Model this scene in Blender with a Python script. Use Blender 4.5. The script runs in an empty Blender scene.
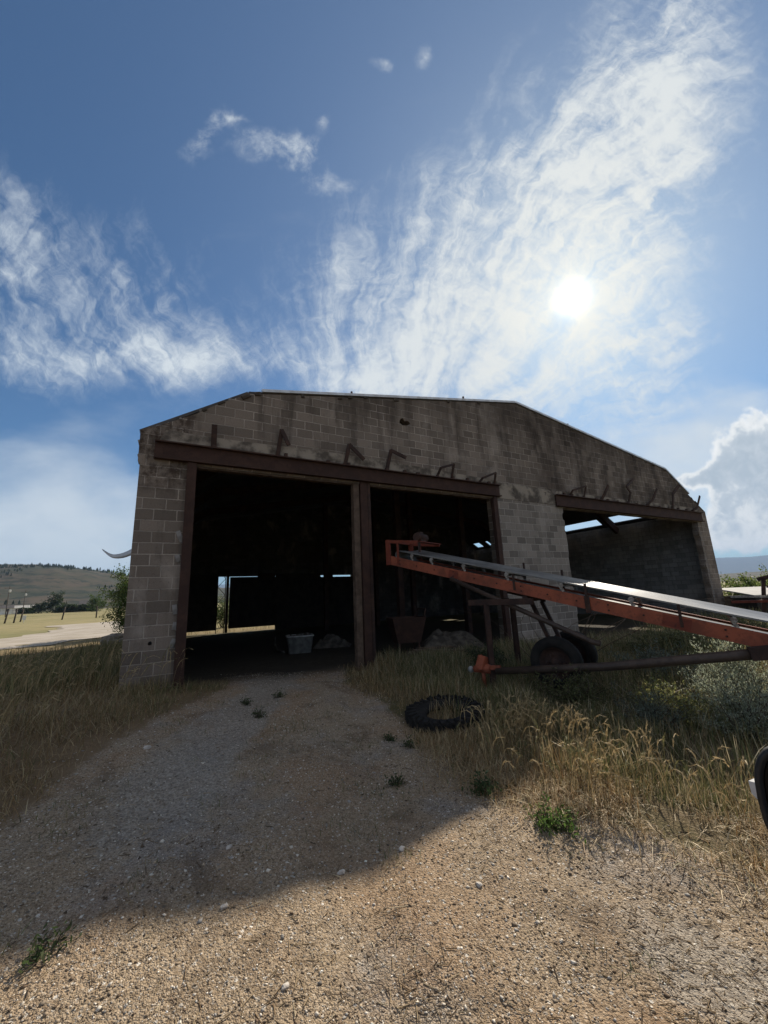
import bpy, bmesh, math, random
import numpy as np
from mathutils import Vector, Matrix, Euler

random.seed(7)
rng = np.random.default_rng(11)
S = bpy.context.scene
COL = S.collection

# ------------------------------------------------------------------ camera
EYE = 1.55
right = Vector((0.99906035, 0.00904404, -0.04238665))
up = Vector((0.04334077, -0.20847665, 0.97706656))
back = Vector((0.0, -0.97798553, -0.20867273))
camd = bpy.data.cameras.new('camera')
cam = bpy.data.objects.new('camera', camd)
COL.objects.link(cam)
cam.matrix_world = Matrix(((right.x, up.x, back.x, 0), (right.y, up.y, back.y, 0), (right.z, up.z, back.z, EYE), (0, 0, 0, 1)))
camd.sensor_fit = 'VERTICAL'
camd.sensor_height = 24.0
camd.lens = 24.0 * 384 / 1024
camd.clip_start = 0.05
camd.clip_end = 40000
S.camera = cam

# ------------------------------------------------------------------ light
SUN_AZ, SUN_EL = 30.65, 36.0          # degrees clockwise from +Y, above horizon
SUN_DIR = Vector((math.sin(math.radians(SUN_AZ)) * math.cos(math.radians(SUN_EL)),
                  math.cos(math.radians(SUN_AZ)) * math.cos(math.radians(SUN_EL)), math.sin(math.radians(SUN_EL))))
sd = bpy.data.lights.new('sun', 'SUN')
sd.energy = 5.0
sd.angle = math.radians(0.8)
sd.color = (1.0, 0.91, 0.78)
so = bpy.data.objects.new('sun', sd)
COL.objects.link(so)
so.rotation_euler = SUN_DIR.to_track_quat('Z', 'Y').to_euler()
so.location = (0, 0, 60)
S.view_settings.view_transform = 'Standard'
S.view_settings.look = 'None'
S.view_settings.exposure = 0.42
S.view_settings.gamma = 1.0

# ------------------------------------------------------------------ world: Nishita sky + cirrus + sun aureole
W = bpy.data.worlds.new('World')
S.world = W
W.use_nodes = True
SKY = 0.10
nt = W.node_tree
nt.nodes.clear()


class G:
    """tiny helper for building node graphs"""
    def __init__(s, tree):
        s.t = tree

    def n(s, typ, **kw):
        nd = s.t.nodes.new(typ)
        for k, v in kw.items():
            setattr(nd, k, v)
        return nd

    def set(s, sock, v):
        if isinstance(v, bpy.types.NodeSocket):
            s.t.links.new(v, sock)
        else:
            sock.default_value = v

    def m(s, op, a, b=0.0, c=None, clamp=False):
        nd = s.n('ShaderNodeMath', operation=op)
        nd.use_clamp = clamp
        s.set(nd.inputs[0], a)
        s.set(nd.inputs[1], b)
        if c is not None:
            s.set(nd.inputs[2], c)
        return nd.outputs[0]

    def dot(s, a, v):
        nd = s.n('ShaderNodeVectorMath', operation='DOT_PRODUCT')
        s.set(nd.inputs[0], a)
        s.set(nd.inputs[1], v)
        return nd.outputs['Value']

    def xyz(s, x, y, z=0.0):
        nd = s.n('ShaderNodeCombineXYZ')
        for i, v in enumerate((x, y, z)):
            s.set(nd.inputs[i], v)
        return nd.outputs[0]

    def sep(s, v):
        nd = s.n('ShaderNodeSeparateXYZ')
        s.set(nd.inputs[0], v)
        return nd.outputs

    def noise(s, vec, scale, detail=4.0, rough=0.55, dist=0.0, color=False):
        nd = s.n('ShaderNodeTexNoise')
        nd.noise_dimensions = '3D'
        if vec is not None:
            s.set(nd.inputs['Vector'], vec)
        nd.inputs['Scale'].default_value = scale
        nd.inputs['Detail'].default_value = detail
        nd.inputs['Roughness'].default_value = rough
        nd.inputs['Distortion'].default_value = dist
        return nd.outputs['Color' if color else 'Fac']

    def ss(s, v, lo, hi, a=0.0, b=1.0):
        nd = s.n('ShaderNodeMapRange', interpolation_type='SMOOTHSTEP')
        s.set(nd.inputs['Value'], v)
        nd.inputs['From Min'].default_value = lo
        nd.inputs['From Max'].default_value = hi
        nd.inputs['To Min'].default_value = a
        nd.inputs['To Max'].default_value = b
        return nd.outputs['Result']

    def mix(s, f, a, b, blend='MIX'):
        nd = s.n('ShaderNodeMix', data_type='RGBA', blend_type=blend)
        s.set(nd.inputs[0], f)
        for sock, v in ((nd.inputs[6], a), (nd.inputs[7], b)):
            if isinstance(v, bpy.types.NodeSocket):
                s.t.links.new(v, sock)
            else:
                sock.default_value = (*v, 1.0) if len(v) == 3 else v
        return nd.outputs[2]

    def ramp(s, v, stops):
        nd = s.n('ShaderNodeValToRGB')
        s.set(nd.inputs[0], v)
        cr = nd.color_ramp
        while len(cr.elements) < len(stops):
            cr.elements.new(0.5)
        for e, (p, c) in zip(cr.elements, stops):
            e.position = p
            e.color = (*c, 1.0)
        return nd.outputs[0]


g = G(nt)
skyn = g.n('ShaderNodeTexSky', sky_type='NISHITA')
skyn.sun_disc = False
skyn.sun_elevation = math.radians(SUN_EL)
skyn.sun_rotation = math.radians(SUN_AZ)
skyn.altitude = 300
skyn.air_density = 1.0
skyn.dust_density = 0.45
skyn.ozone_density = 1.3
D = g.n('ShaderNodeTexCoord').outputs['Generated']
# fixed tangent frame on the sky (a chart of the celestial sphere, in units of 100 = 14.6 degrees)
df = g.m('MAXIMUM', g.dot(D, tuple(-back)), 0.08)
sx = g.m('ADD', g.m('MULTIPLY', g.m('DIVIDE', g.dot(D, tuple(right)), df), 384), 384)
sy = g.m('SUBTRACT', 512, g.m('MULTIPLY', g.m('DIVIDE', g.dot(D, tuple(up)), df), 384))
P = g.xyz(sx, sy, 0.0)
warp = g.noise(P, 0.010, 4.0, 0.55, 0.0, True)
wv = g.n('ShaderNodeVectorMath', operation='MULTIPLY_ADD')
g.set(wv.inputs[0], warp)
wv.inputs[1].default_value = (70, 70, 0)
wv.inputs[2].default_value = (0, 0, 0)
g.set(wv.inputs[2], P)
Pw = wv.outputs[0]
warp2 = g.noise(P, 0.035, 4.0, 0.6, 0.0, True)
wv2 = g.n('ShaderNodeVectorMath', operation='MULTIPLY_ADD')
g.set(wv2.inputs[0], warp2)
wv2.inputs[1].default_value = (19, 19, 0)
g.set(wv2.inputs[2], Pw)
px2, py2, _ = g.sep(wv2.outputs[0])
wx, wy, _ = g.sep(Pw)


def blob(cx, cy, rx, ry, ang, amp, x=None, y=None):
    x = wx if x is None else x
    y = wy if y is None else y
    c, s_ = math.cos(math.radians(ang)), math.sin(math.radians(ang))
    dx = g.m('SUBTRACT', x, cx + 35)
    dy = g.m('SUBTRACT', y, cy + 35)
    a = g.m('DIVIDE', g.m('ADD', g.m('MULTIPLY', dx, c), g.m('MULTIPLY', dy, s_)), rx)
    b = g.m('DIVIDE', g.m('SUBTRACT', g.m('MULTIPLY', dy, c), g.m('MULTIPLY', dx, s_)), ry)
    q = g.m('ADD', g.m('MULTIPLY', a, a), g.m('MULTIPLY', b, b))
    return g.m('MULTIPLY', g.m('EXPONENT', g.m('MULTIPLY', q, -1.0)), amp)


def total(lst):
    t = lst[0]
    for v in lst[1:]:
        t = g.m('ADD', t, v)
    return t


main = total([blob(670, 40, 190, 72, -60, 0.62), blob(590, 180, 170, 92, -56, 0.66), blob(530, 290, 175, 95, -30, 0.70),
              blob(375, 280, 95, 90, 0, 0.52), blob(600, 375, 130, 70, -15, 0.62), blob(360, 372, 130, 42, 8, 0.46), blob(470, 170, 40, 110, 25, 0.22),
              blob(650, 290, 60, 110, 20, 0.22)])
leftm = total([blob(30, 300, 95, 85, 25, 0.52), blob(165, 315, 58, 95, -12, 0.46), blob(150, 364, 150, 22, 4, 0.52), blob(10, 220, 45, 60, 0, 0.30)])
lowm = total([blob(50, 530, 170, 52, -4, 0.85), blob(330, 550, 900, 60, -3, 0.4), blob(700, 450, 110, 60, -10, 0.95), blob(20, 450, 110, 46, 0, 0.45)])
puff = total([blob(288, 150, 46, 24, 20, 0.62), blob(207, 138, 17, 36, 25, 0.46), blob(235, 116, 12, 7, 0, 0.42), blob(383, 68, 14, 8, 0, 0.36),
              blob(425, 50, 10, 16, 0, 0.36), blob(330, 118, 15, 10, -40, 0.36), blob(345, 182, 60, 10, 8, 0.22)])
# fibrous texture: streaks fan out from a pivot low behind the roof
px_, py_ = 400.0, 540.0
dx = g.m('SUBTRACT', px2, px_ + 44.5)
dy = g.m('SUBTRACT', py_ + 44.5, py2)
th = g.m('ARCTAN2', dx, g.m('MAXIMUM', dy, 5.0))
rr = g.m('SQRT', g.m('ADD', g.m('MULTIPLY', dx, dx), g.m('MULTIPLY', dy, dy)))
th = g.m('ADD', th, g.m('MULTIPLY', rr, -0.0007))          # the fibres hook slightly
fan = g.noise(g.xyz(g.m('MULTIPLY', th, 6.5), g.m('MULTIPLY', rr, 0.006), 0.3), 1.0, 6.0, 0.60, 0.15)
fan2 = g.noise(g.xyz(g.m('MULTIPLY', th, 26.0), g.m('MULTIPLY', rr, 0.016), 3.3), 1.0, 7.0, 0.66, 0.25)
fluff = g.noise(P, 0.014, 9.0, 0.62, 0.2)
fine = g.noise(P, 0.06, 7.0, 0.68, 0.3)
ripple = g.noise(g.xyz(g.m('MULTIPLY', th, 9.0), g.m('MULTIPLY', rr, 0.075), 7.7), 1.0, 6.0, 0.64, 0.4)
tex = total([g.m('MULTIPLY', g.m('SUBTRACT', fan, 0.5), 2.4), g.m('MULTIPLY', g.m('SUBTRACT', fan2, 0.5), g.ss(rr, 130, 400, 0.7, 2.6)),
             g.m('MULTIPLY', g.m('SUBTRACT', fluff, 0.5), 1.7), g.m('MULTIPLY', g.m('SUBTRACT', fine, 0.5), 0.8),
             g.m('MULTIPLY', g.m('SUBTRACT', ripple, 0.5), 1.3)])
cm = g.m('MINIMUM', g.m('ADD', main, leftm), 1.0)
c1 = g.m('MULTIPLY', g.ss(g.m('ADD', cm, g.m('MULTIPLY', tex, g.m('ADD', g.m('MULTIPLY', cm, 0.78), 0.14))), 0.14, 1.42), 0.97)
softn = g.noise(g.xyz(g.m('MULTIPLY', sx, 0.4), sy, 0.0), 0.014, 6.0, 0.55, 0.3)
c2 = g.m('MULTIPLY', g.ss(g.m('ADD', lowm, g.m('MULTIPLY', g.m('SUBTRACT', softn, 0.5), 1.3)), 0.15, 1.1), 0.85)
c3 = g.m('MULTIPLY', g.ss(g.m('ADD', puff, g.m('MULTIPLY', g.m('ADD', g.m('MULTIPLY', g.m('SUBTRACT', fluff, 0.5), 2.2), g.m('MULTIPLY', g.m('SUBTRACT', fine, 0.5), 1.4)), g.m('MINIMUM', g.m('MULTIPLY', puff, 1.8), 1.0))), 0.15, 0.95), 0.8)
front = g.ss(g.dot(D, tuple(-back)), 0.10, 0.30)
cirrus = g.m('MULTIPLY', g.m('MINIMUM', g.m('ADD', g.m('ADD', c1, c2), c3), 0.97), front)
# unseen cloud behind the camera, added to make the ambient light less blue
dz_ = g.sep(D)
pl = g.xyz(g.m('DIVIDE', dz_[0], g.m('ADD', g.m('MAXIMUM', dz_[2], 0.0), 0.25)), g.m('DIVIDE', dz_[1], g.m('ADD', g.m('MAXIMUM', dz_[2], 0.0), 0.25)), 0.0)
behind = g.m('MULTIPLY', g.ss(g.noise(pl, 1.6, 7.0, 0.6, 0.4), 0.34, 0.62), g.m('SUBTRACT', 1.0, front))
cirrus = g.m('MAXIMUM', cirrus, g.m('MULTIPLY', behind, 0.62))
# thin veil that whitens the sky towards the sun
sund = g.dot(D, tuple(SUN_DIR))
ang = g.m('MULTIPLY', g.m('ARCCOSINE', g.m('MINIMUM', sund, 0.99999)), 57.29578)
veil = g.m('MULTIPLY', g.m('EXPONENT', g.m('DIVIDE', ang, -20.0)), 0.50)
cirrus = g.m('SUBTRACT', 1.0, g.m('MULTIPLY', g.m('SUBTRACT', 1.0, cirrus), g.m('SUBTRACT', 1.0, veil)))
# cumulus tower low on the right
cumm = total([blob(705, 432, 30, 34, 0, 0.95, sx, sy), blob(740, 425, 45, 40, 0, 0.9, sx, sy), blob(715, 480, 45, 34, 0, 0.85, sx, sy), blob(668, 443, 40, 9, -12, 0.75, sx, sy),
              blob(687, 500, 34, 18, 0, 0.6, sx, sy), blob(825, 445, 90, 80, 0, 1.0, sx, sy)])
cn = g.noise(P, 0.045, 6.0, 0.55, 0.1)
cd = g.m('ADD', cumm, g.m('MULTIPLY', g.m('SUBTRACT', cn, 0.5), 1.3))
ca = g.ss(cd, 0.34, 0.60)
vor = g.noise(P, 0.05, 8.0, 0.62, 0.5)
shade = g.m('ADD', g.m('MULTIPLY', g.ss(cd, 0.40, 1.10, 0.0, 0.85), g.ss(sy, 545, 470, 0.35, 1.0)), g.m('MULTIPLY', g.m('SUBTRACT', vor, 0.5), 2.0))
cumcol = g.ramp(shade, [(0.0, (0.72, 0.73, 0.73)), (0.35, (0.62, 0.645, 0.655)), (0.62, (0.44, 0.49, 0.54)), (1.0, (0.36, 0.42, 0.48))])
# cloud brightness: bright near the sun, cooler away
near = g.m('EXPONENT', g.m('DIVIDE', ang, -26.0))
ccol = g.mix(near, (0.52, 0.575, 0.62), (0.635, 0.635, 0.60))
thick = g.noise(g.xyz(sx, g.m('MULTIPLY', sy, 1.6), 2.0), 0.02, 5.0, 0.5)
ccol = g.mix(g.m('MULTIPLY', c2, g.ss(thick, 0.4, 0.75)), ccol, (0.46, 0.52, 0.58))
scale = g.n('ShaderNodeVectorMath', operation='SCALE')
g.set(scale.inputs[0], skyn.outputs[0])
scale.inputs['Scale'].default_value = SKY
base = g.mix(1.0, scale.outputs[0], (0.31, 0.53, 0.70), 'MULTIPLY')     # clear dry mountain air: deeper blue
ccol = g.mix(front, (0.66, 0.62, 0.57), ccol)  # added rear cloud tinted warm, to neutralise the light in the shade
colr = g.mix(cirrus, base, ccol)
colr = g.mix(ca, colr, cumcol)
g1 = g.m('MULTIPLY', g.m('EXPONENT', g.m('MULTIPLY', g.m('POWER', g.m('DIVIDE', ang, 1.6), 2.0), -1.0)), 0.7)
g2 = g.m('MULTIPLY', g.m('EXPONENT', g.m('DIVIDE', ang, -6.0)), 0.20)
glow = g.m('ADD', g1, g2)
gl = g.n('ShaderNodeVectorMath', operation='SCALE')
gl.inputs[0].default_value = (1.0, 0.91, 0.66)
g.set(gl.inputs['Scale'], glow)
colr = g.mix(1.0, colr, gl.outputs[0], 'ADD')
inv = g.n('ShaderNodeVectorMath', operation='SCALE')
g.set(inv.inputs[0], colr)
inv.inputs['Scale'].default_value = 1.0 / SKY
bg = g.n('ShaderNodeBackground')
g.set(bg.inputs['Color'], inv.outputs[0])
bg.inputs['Strength'].default_value = SKY
out = g.n('ShaderNodeOutputWorld')
nt.links.new(bg.outputs[0], out.inputs['Surface'])

# ------------------------------------------------------------------ frames of reference
DW = 7.0                                      # eye to the plane of the front wall
BD = Vector((0.87512692, 0.48389345, 0.0))    # along the front wall
BN = Vector((-0.48389345, 0.87512692, 0.0))   # into the building
BROT = math.atan2(BD.y, BD.x)
BARN_DEPTH = 13.4
BARN_L, BARN_R = -0.58, 18.45


def pix(x, y):
    v = right * ((x - 384) / 384) + up * (-(y - 512) / 384) - back
    return v.normalized()


def smooth(a, b, v):
    t = np.clip((v - a) / (b - a), 0, 1)
    return t * t * (3 - 2 * t)


_vn = rng.random((256, 256))


def vnoise(x, y):
    xi = np.floor(x).astype(int)
    yi = np.floor(y).astype(int)
    fx = x - xi
    fy = y - yi
    fx = fx * fx * (3 - 2 * fx)
    fy = fy * fy * (3 - 2 * fy)
    a = _vn[xi % 256, yi % 256]
    b = _vn[(xi + 1) % 256, yi % 256]
    c = _vn[xi % 256, (yi + 1) % 256]
    d = _vn[(xi + 1) % 256, (yi + 1) % 256]
    return (a * (1 - fx) + b * fx) * (1 - fy) + (c * (1 - fx) + d * fx) * fy


def fbm(x, y, o=4):
    s, a = 0, 0.5
    for i in range(o):
        s = s + a * vnoise(x * 2 ** i + 17.3 * i, y * 2 ** i + 5.1 * i)
        a *= 0.5
    return s


def ground_z(x, y):
    """height of the ground, metres (vectorised)"""
    x = np.asarray(x, float)
    y = np.asarray(y, float)
    dep = x * BN.x + y * BN.y - DW
    u = x * BD.x + y * BD.y
    r = np.hypot(x, y)
    z = 0.16 * smooth(-6.5, 0.5, dep)
    z = z - 0.10 * smooth(3, 14, dep)
    z = z + 0.16 * smooth(0.1, -2.5, x) * smooth(9, 4, r)
    z = z + 0.20 * np.exp(-((x + 5.0) ** 2 / 3.5 + (y - 5.4) ** 2 / 6.0))
    inside = (dep > -0.6) * (u > -1.2) * (u < 19)
    lump = (fbm(x * 0.9, y * 0.9, 4) - 0.47) * 0.14 * smooth(0.4, 3, r) * (1 - 0.6 * inside)
    lump = lump + (fbm(x * 4.0 + 9, y * 4.0, 3) - 0.43) * 0.035
    z = z + lump * smooth(60, 12, r)
    # wheel ruts of the drive
    z = z - 0.035 * (np.exp(-((x + 1.75 + 0.06 * (y - 4)) / 0.22) ** 2) + np.exp(-((x + 0.35 + 0.10 * (y - 4)) / 0.22) ** 2)) * smooth(9, 6, r)
    # far hills
    az = np.degrees(np.arctan2(x, y))
    # the wooded hill on the left
    prof = 3.75 * np.exp(-((az + 41) / 13.0) ** 2) + 2.6 * np.exp(-((az + 72) / 22.0) ** 2) + 1.0
    prof = prof + 0.9 * (fbm(az * 0.11 + 40, az * 0.02, 4) - 0.47) + 0.25 * (fbm(az * 0.7 + 40, az * 0.2, 3) - 0.45)
    wl = smooth(8, -22, az) * smooth(-150, -110, az)
    hill = r * 0 + np.tan(np.radians(np.clip(prof, 0, 9))) * 950 * smooth(330, 950, r) * smooth(2600, 1000, r)
    z = z + hill * wl * (0.8 + 0.42 * fbm(x / 190 + 3, y / 190, 5))
    # nearer brown hill on the right
    p2 = 0.62 + 0.5 * np.exp(-((az - 52) / 7.0) ** 2) + 0.30 * (fbm(az * 0.13 + 11, az * 0.01, 4) - 0.45)
    wr = smooth(5, 20, az)
    z = z + np.tan(np.radians(np.clip(p2, 0, 5))) * 1500 * smooth(500, 1500, r) * smooth(3600, 1700, r) * wr * (0.85 + 0.3 * fbm(x / 260, y / 260, 5))
    # far blue range
    p3 = 1.75 + 0.5 * np.sin(np.radians(az * 5.2 - 130)) + 0.9 * (fbm(az * 0.16 + 71, az * 0.03, 5) - 0.47)
    z = z + np.tan(np.radians(np.clip(p3, 0.2, 5))) * 8000 * smooth(5500, 8000, r) * (0.9 + 0.2 * fbm(x / 900 + 50, y / 900, 4))
    return z


def gz(x, y):
    return float(ground_z(np.array([x]), np.array([y]))[0])


# ------------------------------------------------------------------ object helpers
def tag(o, label=None, cat=None, group=None, kind=None):
    if label:
        o['label'] = label
    if cat:
        o['category'] = cat
    if group:
        o['group'] = group
    if kind:
        o['kind'] = kind
    return o


def empty(name, loc=(0, 0, 0), rz=0.0, label=None, cat=None, group=None):
    o = bpy.data.objects.new(name, None)
    o.empty_display_size = 0.2
    COL.objects.link(o)
    o.location = loc
    o.rotation_euler = (0, 0, rz)
    return tag(o, label, cat, group)


def link(name, me, mat, parent=None):
    o = bpy.data.objects.new(name, me)
    COL.objects.link(o)
    if mat and not me.materials:
        me.materials.append(mat)
    if parent:
        o.parent = parent
    return o


def tri_mesh(name, co, tris, mat, parent=None, col=None, smoothed=False, attrs=None):
    me = bpy.data.meshes.new(name)
    co = np.ascontiguousarray(co, np.float32)
    tris = np.ascontiguousarray(tris, np.int32)
    k = tris.shape[1]
    me.vertices.add(len(co))
    me.vertices.foreach_set('co', co.ravel())
    me.loops.add(tris.size)
    me.loops.foreach_set('vertex_index', tris.ravel())
    me.polygons.add(len(tris))
    me.polygons.foreach_set('loop_start', np.arange(0, tris.size, k, dtype=np.int32))
    if smoothed:
        me.polygons.foreach_set('use_smooth', np.ones(len(tris), bool))
    me.update(calc_edges=True)
    if col is not None:
        a = me.color_attributes.new('Col', 'FLOAT_COLOR', 'POINT')
        c4 = np.ones((len(co), 4), np.float32)
        c4[:, :3] = col
        a.data.foreach_set('color', c4.ravel())
    for k_, v in (attrs or {}).items():
        a = me.attributes.new(k_, 'FLOAT', 'POINT')
        a.data.foreach_set('value', np.ascontiguousarray(v, np.float32))
    return link(name, me, mat, parent)


class MB:
    """mesh builder: collects shapes into one bmesh"""
    def __init__(s):
        s.bm = bmesh.new()

    def box(s, c, size, rot=None, bevel=0.0):
        r = bmesh.ops.create_cube(s.bm, size=1.0)
        vs = r['verts']
        M = Matrix.Diagonal((*size, 1))
        if rot is not None:
            M = (rot.to_matrix().to_4x4() if not isinstance(rot, Matrix) else rot.to_4x4()) @ M
        M = Matrix.Translation(c) @ M
        bmesh.ops.transform(s.bm, matrix=M, verts=vs)
        if bevel:
            es = list({e for v in vs for e in v.link_edges})
            bmesh.ops.bevel(s.bm, geom=es, offset=bevel, segments=2, affect='EDGES', profile=0.6)
        return s

    def span(s, lo, hi, bevel=0.0):
        lo = Vector(lo)
        hi = Vector(hi)
        return s.box((lo + hi) / 2, hi - lo, None, bevel)

    def bar(s, a, b, w, h, upv=(0, 0, 1), bevel=0.0):
        a = Vector(a)
        b = Vector(b)
        x = (b - a).normalized()
        y = Vector(upv).cross(x)
        if y.length < 1e-4:
            y = Vector((1, 0, 0)).cross(x)
        y.normalize()
        z = x.cross(y)
        M = Matrix((x, y, z)).transposed()
        return s.box((a + b) / 2, ((b - a).length, w, h), M, bevel)

    def tube(s, pts, r, n=12, cap=True):
        pts = [Vector(p) for p in pts]
        rs = r if isinstance(r, (list, tuple)) else [r] * len(pts)
        rings = []
        ref = None
        for i, p in enumerate(pts):
            t = (pts[min(i + 1, len(pts) - 1)] - pts[max(i - 1, 0)]).normalized()
            if ref is None:
                ref = t.orthogonal().normalized()
            ref = (ref - t * ref.dot(t)).normalized()
            bi = t.cross(ref)
            rings.append([s.bm.verts.new(p + (ref * math.cos(2 * math.pi * k / n) + bi * math.sin(2 * math.pi * k / n)) * rs[i]) for k in range(n)])
        for a, b in zip(rings, rings[1:]):
            for k in range(n):
                f = s.bm.faces.new((a[k], a[(k + 1) % n], b[(k + 1) % n], b[k]))
                f.smooth = True
        if cap:
            s.bm.faces.new(rings[0][::-1])
            s.bm.faces.new(rings[-1])
        return s

    def lathe(s, prof, M=None, n=32, closed=False):
        """prof: (radius, height) list turned round Z, then moved by M"""
        M = M or Matrix()
        rings = []
        for (r, h) in prof:
            rings.append([s.bm.verts.new(M @ Vector((r * math.cos(2 * math.pi * k / n), r * math.sin(2 * math.pi * k / n), h))) for k in range(n)])
        pairs = list(zip(rings, rings[1:]))
        if closed:
            pairs.append((rings[-1], rings[0]))
        for a, b in pairs:
            for k in range(n):
                f = s.bm.faces.new((a[k], a[(k + 1) % n], b[(k + 1) % n], b[k]))
                f.smooth = True
        return s

    def loft(s, rings, cap=True, smooth_=True):
        vs = [[s.bm.verts.new(p) for p in r] for r in rings]
        n = len(vs[0])
        for a, b in zip(vs, vs[1:]):
            for k in range(n):
                f = s.bm.faces.new((a[k], a[(k + 1) % n], b[(k + 1) % n], b[k]))
                f.smooth = smooth_
        if cap:
            s.bm.faces.new(vs[0][::-1])
            s.bm.faces.new(vs[-1])
        return s

    def sheet(s, pts, faces):
        v = [s.bm.verts.new(p) for p in pts]
        for f in faces:
            s.bm.faces.new([v[i] for i in f])
        return s

    def build_each(s, name, mat, parent=None):
        """every loose piece becomes an object of its own"""
        bm = s.bm
        bmesh.ops.recalc_face_normals(bm, faces=bm.faces)
        seen = set()
        outl = []
        for v0 in list(bm.verts):
            if v0 in seen:
                continue
            grp = [v0]
            seen.add(v0)
            for v in grp:
                for e in v.link_edges:
                    w = e.other_vert(v)
                    if w not in seen:
                        seen.add(w)
                        grp.append(w)
            idx = {v: i for i, v in enumerate(grp)}
            fs = {f for v in grp for f in v.link_faces}
            c = sum((v.co for v in grp), Vector()) / len(grp)
            me = bpy.data.meshes.new(name)
            me.from_pydata([v.co - c for v in grp], [], [[idx[v] for v in f.verts] for f in fs])
            me.polygons.foreach_set('use_smooth', [f.smooth for f in fs])
            o_ = link(name, me, mat, parent)
            o_.location = c
            outl.append(o_)
        bm.free()
        return outl

    def build(s, name, mat, parent=None):
        bmesh.ops.recalc_face_normals(s.bm, faces=s.bm.faces)
        me = bpy.data.meshes.new(name)
        s.bm.to_mesh(me)
        s.bm.free()
        return link(name, me, mat, parent)


def copy_tree(o, parent=None, name=None):
    c = o.copy()
    COL.objects.link(c)
    if parent:
        c.parent = parent
    for ch in list(o.children):
        copy_tree(ch, c)
    return c


def plate(name, outline, holes, y0, y1, mat, parent):
    """an upright slab with holes: outline in (x, z), between depths y0 and y1"""
    cu = bpy.data.curves.new(name, 'CURVE')
    cu.dimensions = '2D'
    cu.fill_mode = 'BOTH'
    cu.extrude = (y1 - y0) / 2
    for loop in [outline] + holes:
        sp = cu.splines.new('POLY')
        sp.points.add(len(loop) - 1)
        for p, (a, b) in zip(sp.points, loop):
            p.co = (a, b, 0, 1)
        sp.use_cyclic_u = True
    tmp = bpy.data.objects.new(name + '_tmp', cu)
    COL.objects.link(tmp)
    dg = bpy.context.evaluated_depsgraph_get()
    me = bpy.data.meshes.new_from_object(tmp.evaluated_get(dg))
    bpy.data.objects.remove(tmp)
    bpy.data.curves.remove(cu)
    me.name = name
    n = len(me.vertices)
    co = np.empty(n * 3, np.float32)
    me.vertices.foreach_get('co', co)
    co = co.reshape(-1, 3)
    new = np.stack([co[:, 0], -co[:, 2] + (y0 + y1) / 2, co[:, 1]], 1)
    me.vertices.foreach_set('co', new.ravel())
    me.materials.clear()
    me.update()
    return link(name, me, mat, parent)


# ------------------------------------------------------------------ materials
def new_mat(name):
    m = bpy.data.materials.new(name)
    m.use_nodes = True
    t = m.node_tree
    gg = G(t)
    b = t.nodes['Principled BSDF']
    return m, gg, b


def simple(name, c1, c2=None, scale=3.0, rough=0.7, metal=0.0, bump=0.0, bscale=40.0, spec=0.3, lo=0.35, hi=0.65, detail=6.0):
    m, gg, b = new_mat(name)
    tc = gg.n('ShaderNodeTexCoord').outputs['Object']
    if c2:
        f = gg.ss(gg.noise(tc, scale, detail, 0.6), lo, hi)
        gg.set(b.inputs['Base Color'], gg.mix(f, c1, c2))
    else:
        b.inputs['Base Color'].default_value = (*c1, 1)
    b.inputs['Roughness'].default_value = rough
    b.inputs['Metallic'].default_value = metal
    b.inputs['Specular IOR Level'].default_value = spec
    if bump:
        bn = gg.n('ShaderNodeBump')
        bn.inputs['Strength'].default_value = bump
        bn.inputs['Distance'].default_value = 0.01
        gg.set(bn.inputs['Height'], gg.noise(tc, bscale, 6.0, 0.65))
        gg.set(b.inputs['Normal'], bn.outputs[0])
    return m


def leafy(name, transl=0.35, rough=0.6):
    """foliage / grass: colour comes from each blade's own colour attribute"""
    m = bpy.data.materials.new(name)
    m.use_nodes = True
    t = m.node_tree
    t.nodes.clear()
    gg = G(t)
    at = gg.n('ShaderNodeAttribute', attribute_name='Col').outputs['Color']
    d = gg.n('ShaderNodeBsdfPrincipled')
    gg.set(d.inputs['Base Color'], at)
    d.inputs['Roughness'].default_value = rough
    d.inputs['Specular IOR Level'].default_value = 0.25
    tr = gg.n('ShaderNodeBsdfTranslucent')
    gg.set(tr.inputs['Color'], at)
    mx = gg.n('ShaderNodeMixShader')
    mx.inputs[0].default_value = transl
    t.links.new(d.outputs[0], mx.inputs[1])
    t.links.new(tr.outputs[0], mx.inputs[2])
    o = gg.n('ShaderNodeOutputMaterial')
    t.links.new(mx.outputs[0], o.inputs[0])
    return m


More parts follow.
